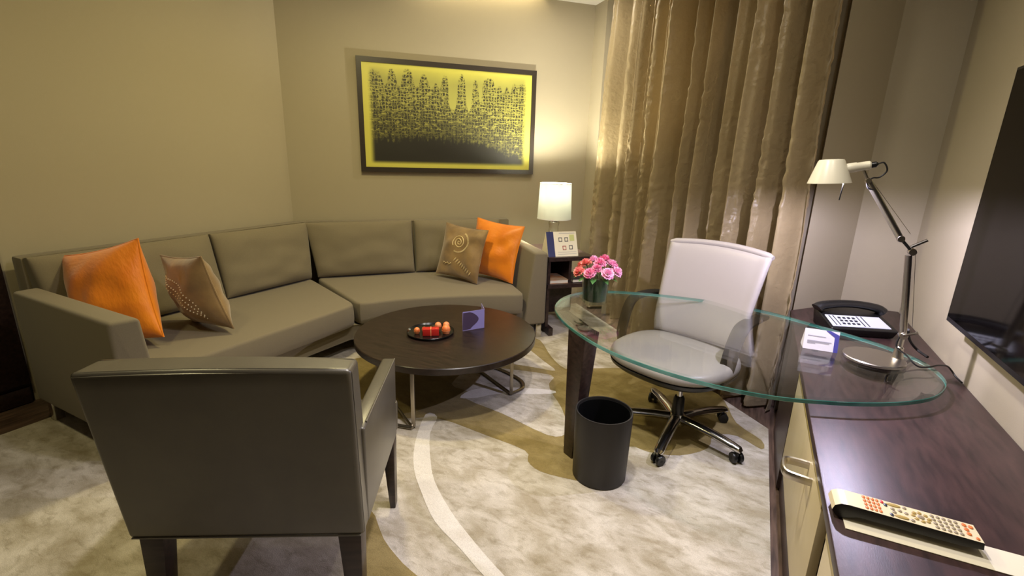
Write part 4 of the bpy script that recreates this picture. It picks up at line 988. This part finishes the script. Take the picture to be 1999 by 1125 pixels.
obj('handset', tube(hp, rad, 14, flat=(0.8, 1.1)), M['blackplastic'], ph, local=True)
cord = [V(0.16+0.010*math.cos(k*0.9)+0.0002*k, -0.02+0.0013*k, 0.03+0.010*math.sin(k*0.9)+0.0003*k) for k in range(70)]
obj('cord', tube(cord, 0.0028, 5), M['cable'], ph, local=True)

# ------------------------------------------------------------------ television on the right wall
tv = thing('television', 'large flat black television mounted on the right wall', 'television', (0.86, 1.74, 0.92))
obj('casing', bx((0.835, 1.735, 1.42), (0.055, 1.76, 1.0), 0.004), M['tvframe'], tv)
obj('bezel', bx((0.8055, 1.735, 1.42), (0.006, 1.77, 1.008), 0.002), M['tvframe'], tv)
obj('screen', bx((0.8015, 1.735, 1.425), (0.003, 1.745, 0.975), 0.0), M['screen'], tv)
obj('wall_bracket', bx((0.8725, 1.735, 1.42), (0.02, 0.4, 0.4), 0.0), M['tvframe'], tv)

# ------------------------------------------------------------------ remote and card on the console
rc = single('paper_slip', bx((0.52, 1.32, CT+0.0015), (0.42, 0.085, 0.002), 0, rz=math.radians(2)), M['paperwarm'], 'long cream card lying under the remote control on the console', 'card', (0.52, 1.32, CT+0.0005))
rm = thing('remote_control', 'cream faced remote control with many buttons on the console', 'remote control', (0.44, 1.345, CT+0.003), math.radians(2))
prof = [(-0.150, 0.006), (-0.156, 0.016), (-0.152, 0.030), (-0.140, 0.038), (-0.125, 0.040), (0.14, 0.034), (0.142, 0.018), (0.10, 0.014), (-0.10, 0.014), (-0.12, 0.006), (-0.135, 0.0005), (-0.145, 0.002)]
e = bmesh.new(); hw = 0.033
a = [e.verts.new((x, -hw, z)) for x, z in prof]; b = [e.verts.new((x, hw, z)) for x, z in prof]
e.faces.new(a); e.faces.new(b[::-1]); n = len(prof)
for i in range(n): e.faces.new((a[i], b[i], b[(i+1) % n], a[(i+1) % n]))
bmesh.ops.recalc_face_normals(e, faces=e.faces[:])
obj('shell', e, M['blackplastic'], rm, local=True, sharp=40)
e = bmesh.new(); top_ = [(-0.1525, 0.010), (-0.1575, 0.017), (-0.153, 0.0315), (-0.1405, 0.0395), (-0.125, 0.0412), (0.140, 0.0352), (0.1415, 0.033)]
a = [e.verts.new((x, -hw+0.001, z)) for x, z in top_]; b = [e.verts.new((x, hw-0.001, z)) for x, z in top_]
for i in range(len(top_)-1): e.faces.new((a[i], b[i], b[i+1], a[i+1]))
bmesh.ops.recalc_face_normals(e, faces=e.faces[:])
for f in e.faces:
    if f.normal.z < -0.2: f.normal_flip()
fc = obj('face_plate', e, M['remoteface'], rm, local=True, sharp=40)
def btn(x, y, sx, sy, m):
    z = 0.0412+(0.0352-0.0412)*(x+0.125)/0.265
    e = bmesh.new(); add_lathe(e, [(1, 0), (1, 0.0016), (0.7, 0.0024)], (0, 0, 0), 12, sx=sx, sy=sy); e.transform(Matrix.Translation((x, y, z)))
    obj('button', e, M[m], fc, local=True)
for i in range(4):
    for j in range(4): btn(-0.085+0.0095*i, 0.0225-0.0145*j, 0.0038, 0.0055, 'btnorange')
btn(-0.046, 0.022, 0.004, 0.006, 'btnred'); btn(-0.040, 0.013, 0.004, 0.006, 'btnblue'); btn(-0.034, -0.022, 0.004, 0.006, 'btnblue')
btn(-0.022, 0.021, 0.015, 0.006, 'btnbrown'); btn(-0.014, -0.021, 0.015, 0.006, 'btnbrown')
for x, y in ((-0.027, 0.004), (-0.026, -0.008), (-0.012, 0.004), (0.0, 0.0), (0.001, 0.022), (0.008, -0.022)): btn(x, y, 0.0045, 0.005, 'btngrey')
for k in range(8): btn(0.030+0.016*math.cos(k*PI/4), 0.002+0.016*math.sin(k*PI/4), 0.005, 0.005, 'btnbrown')
btn(0.030, 0.002, 0.007, 0.007, 'btngrey')
for i in range(5):
    for j in range(4): btn(0.056+0.0115*i, 0.021-0.014*j, 0.0042, 0.005, 'btngrey')
for j in range(3): btn(0.118, 0.020-0.016*j, 0.005, 0.006, 'btnorange')
btn(0.13, 0.018, 0.005, 0.006, 'btnorange'); btn(0.131, -0.022, 0.004, 0.005, 'btnorange')
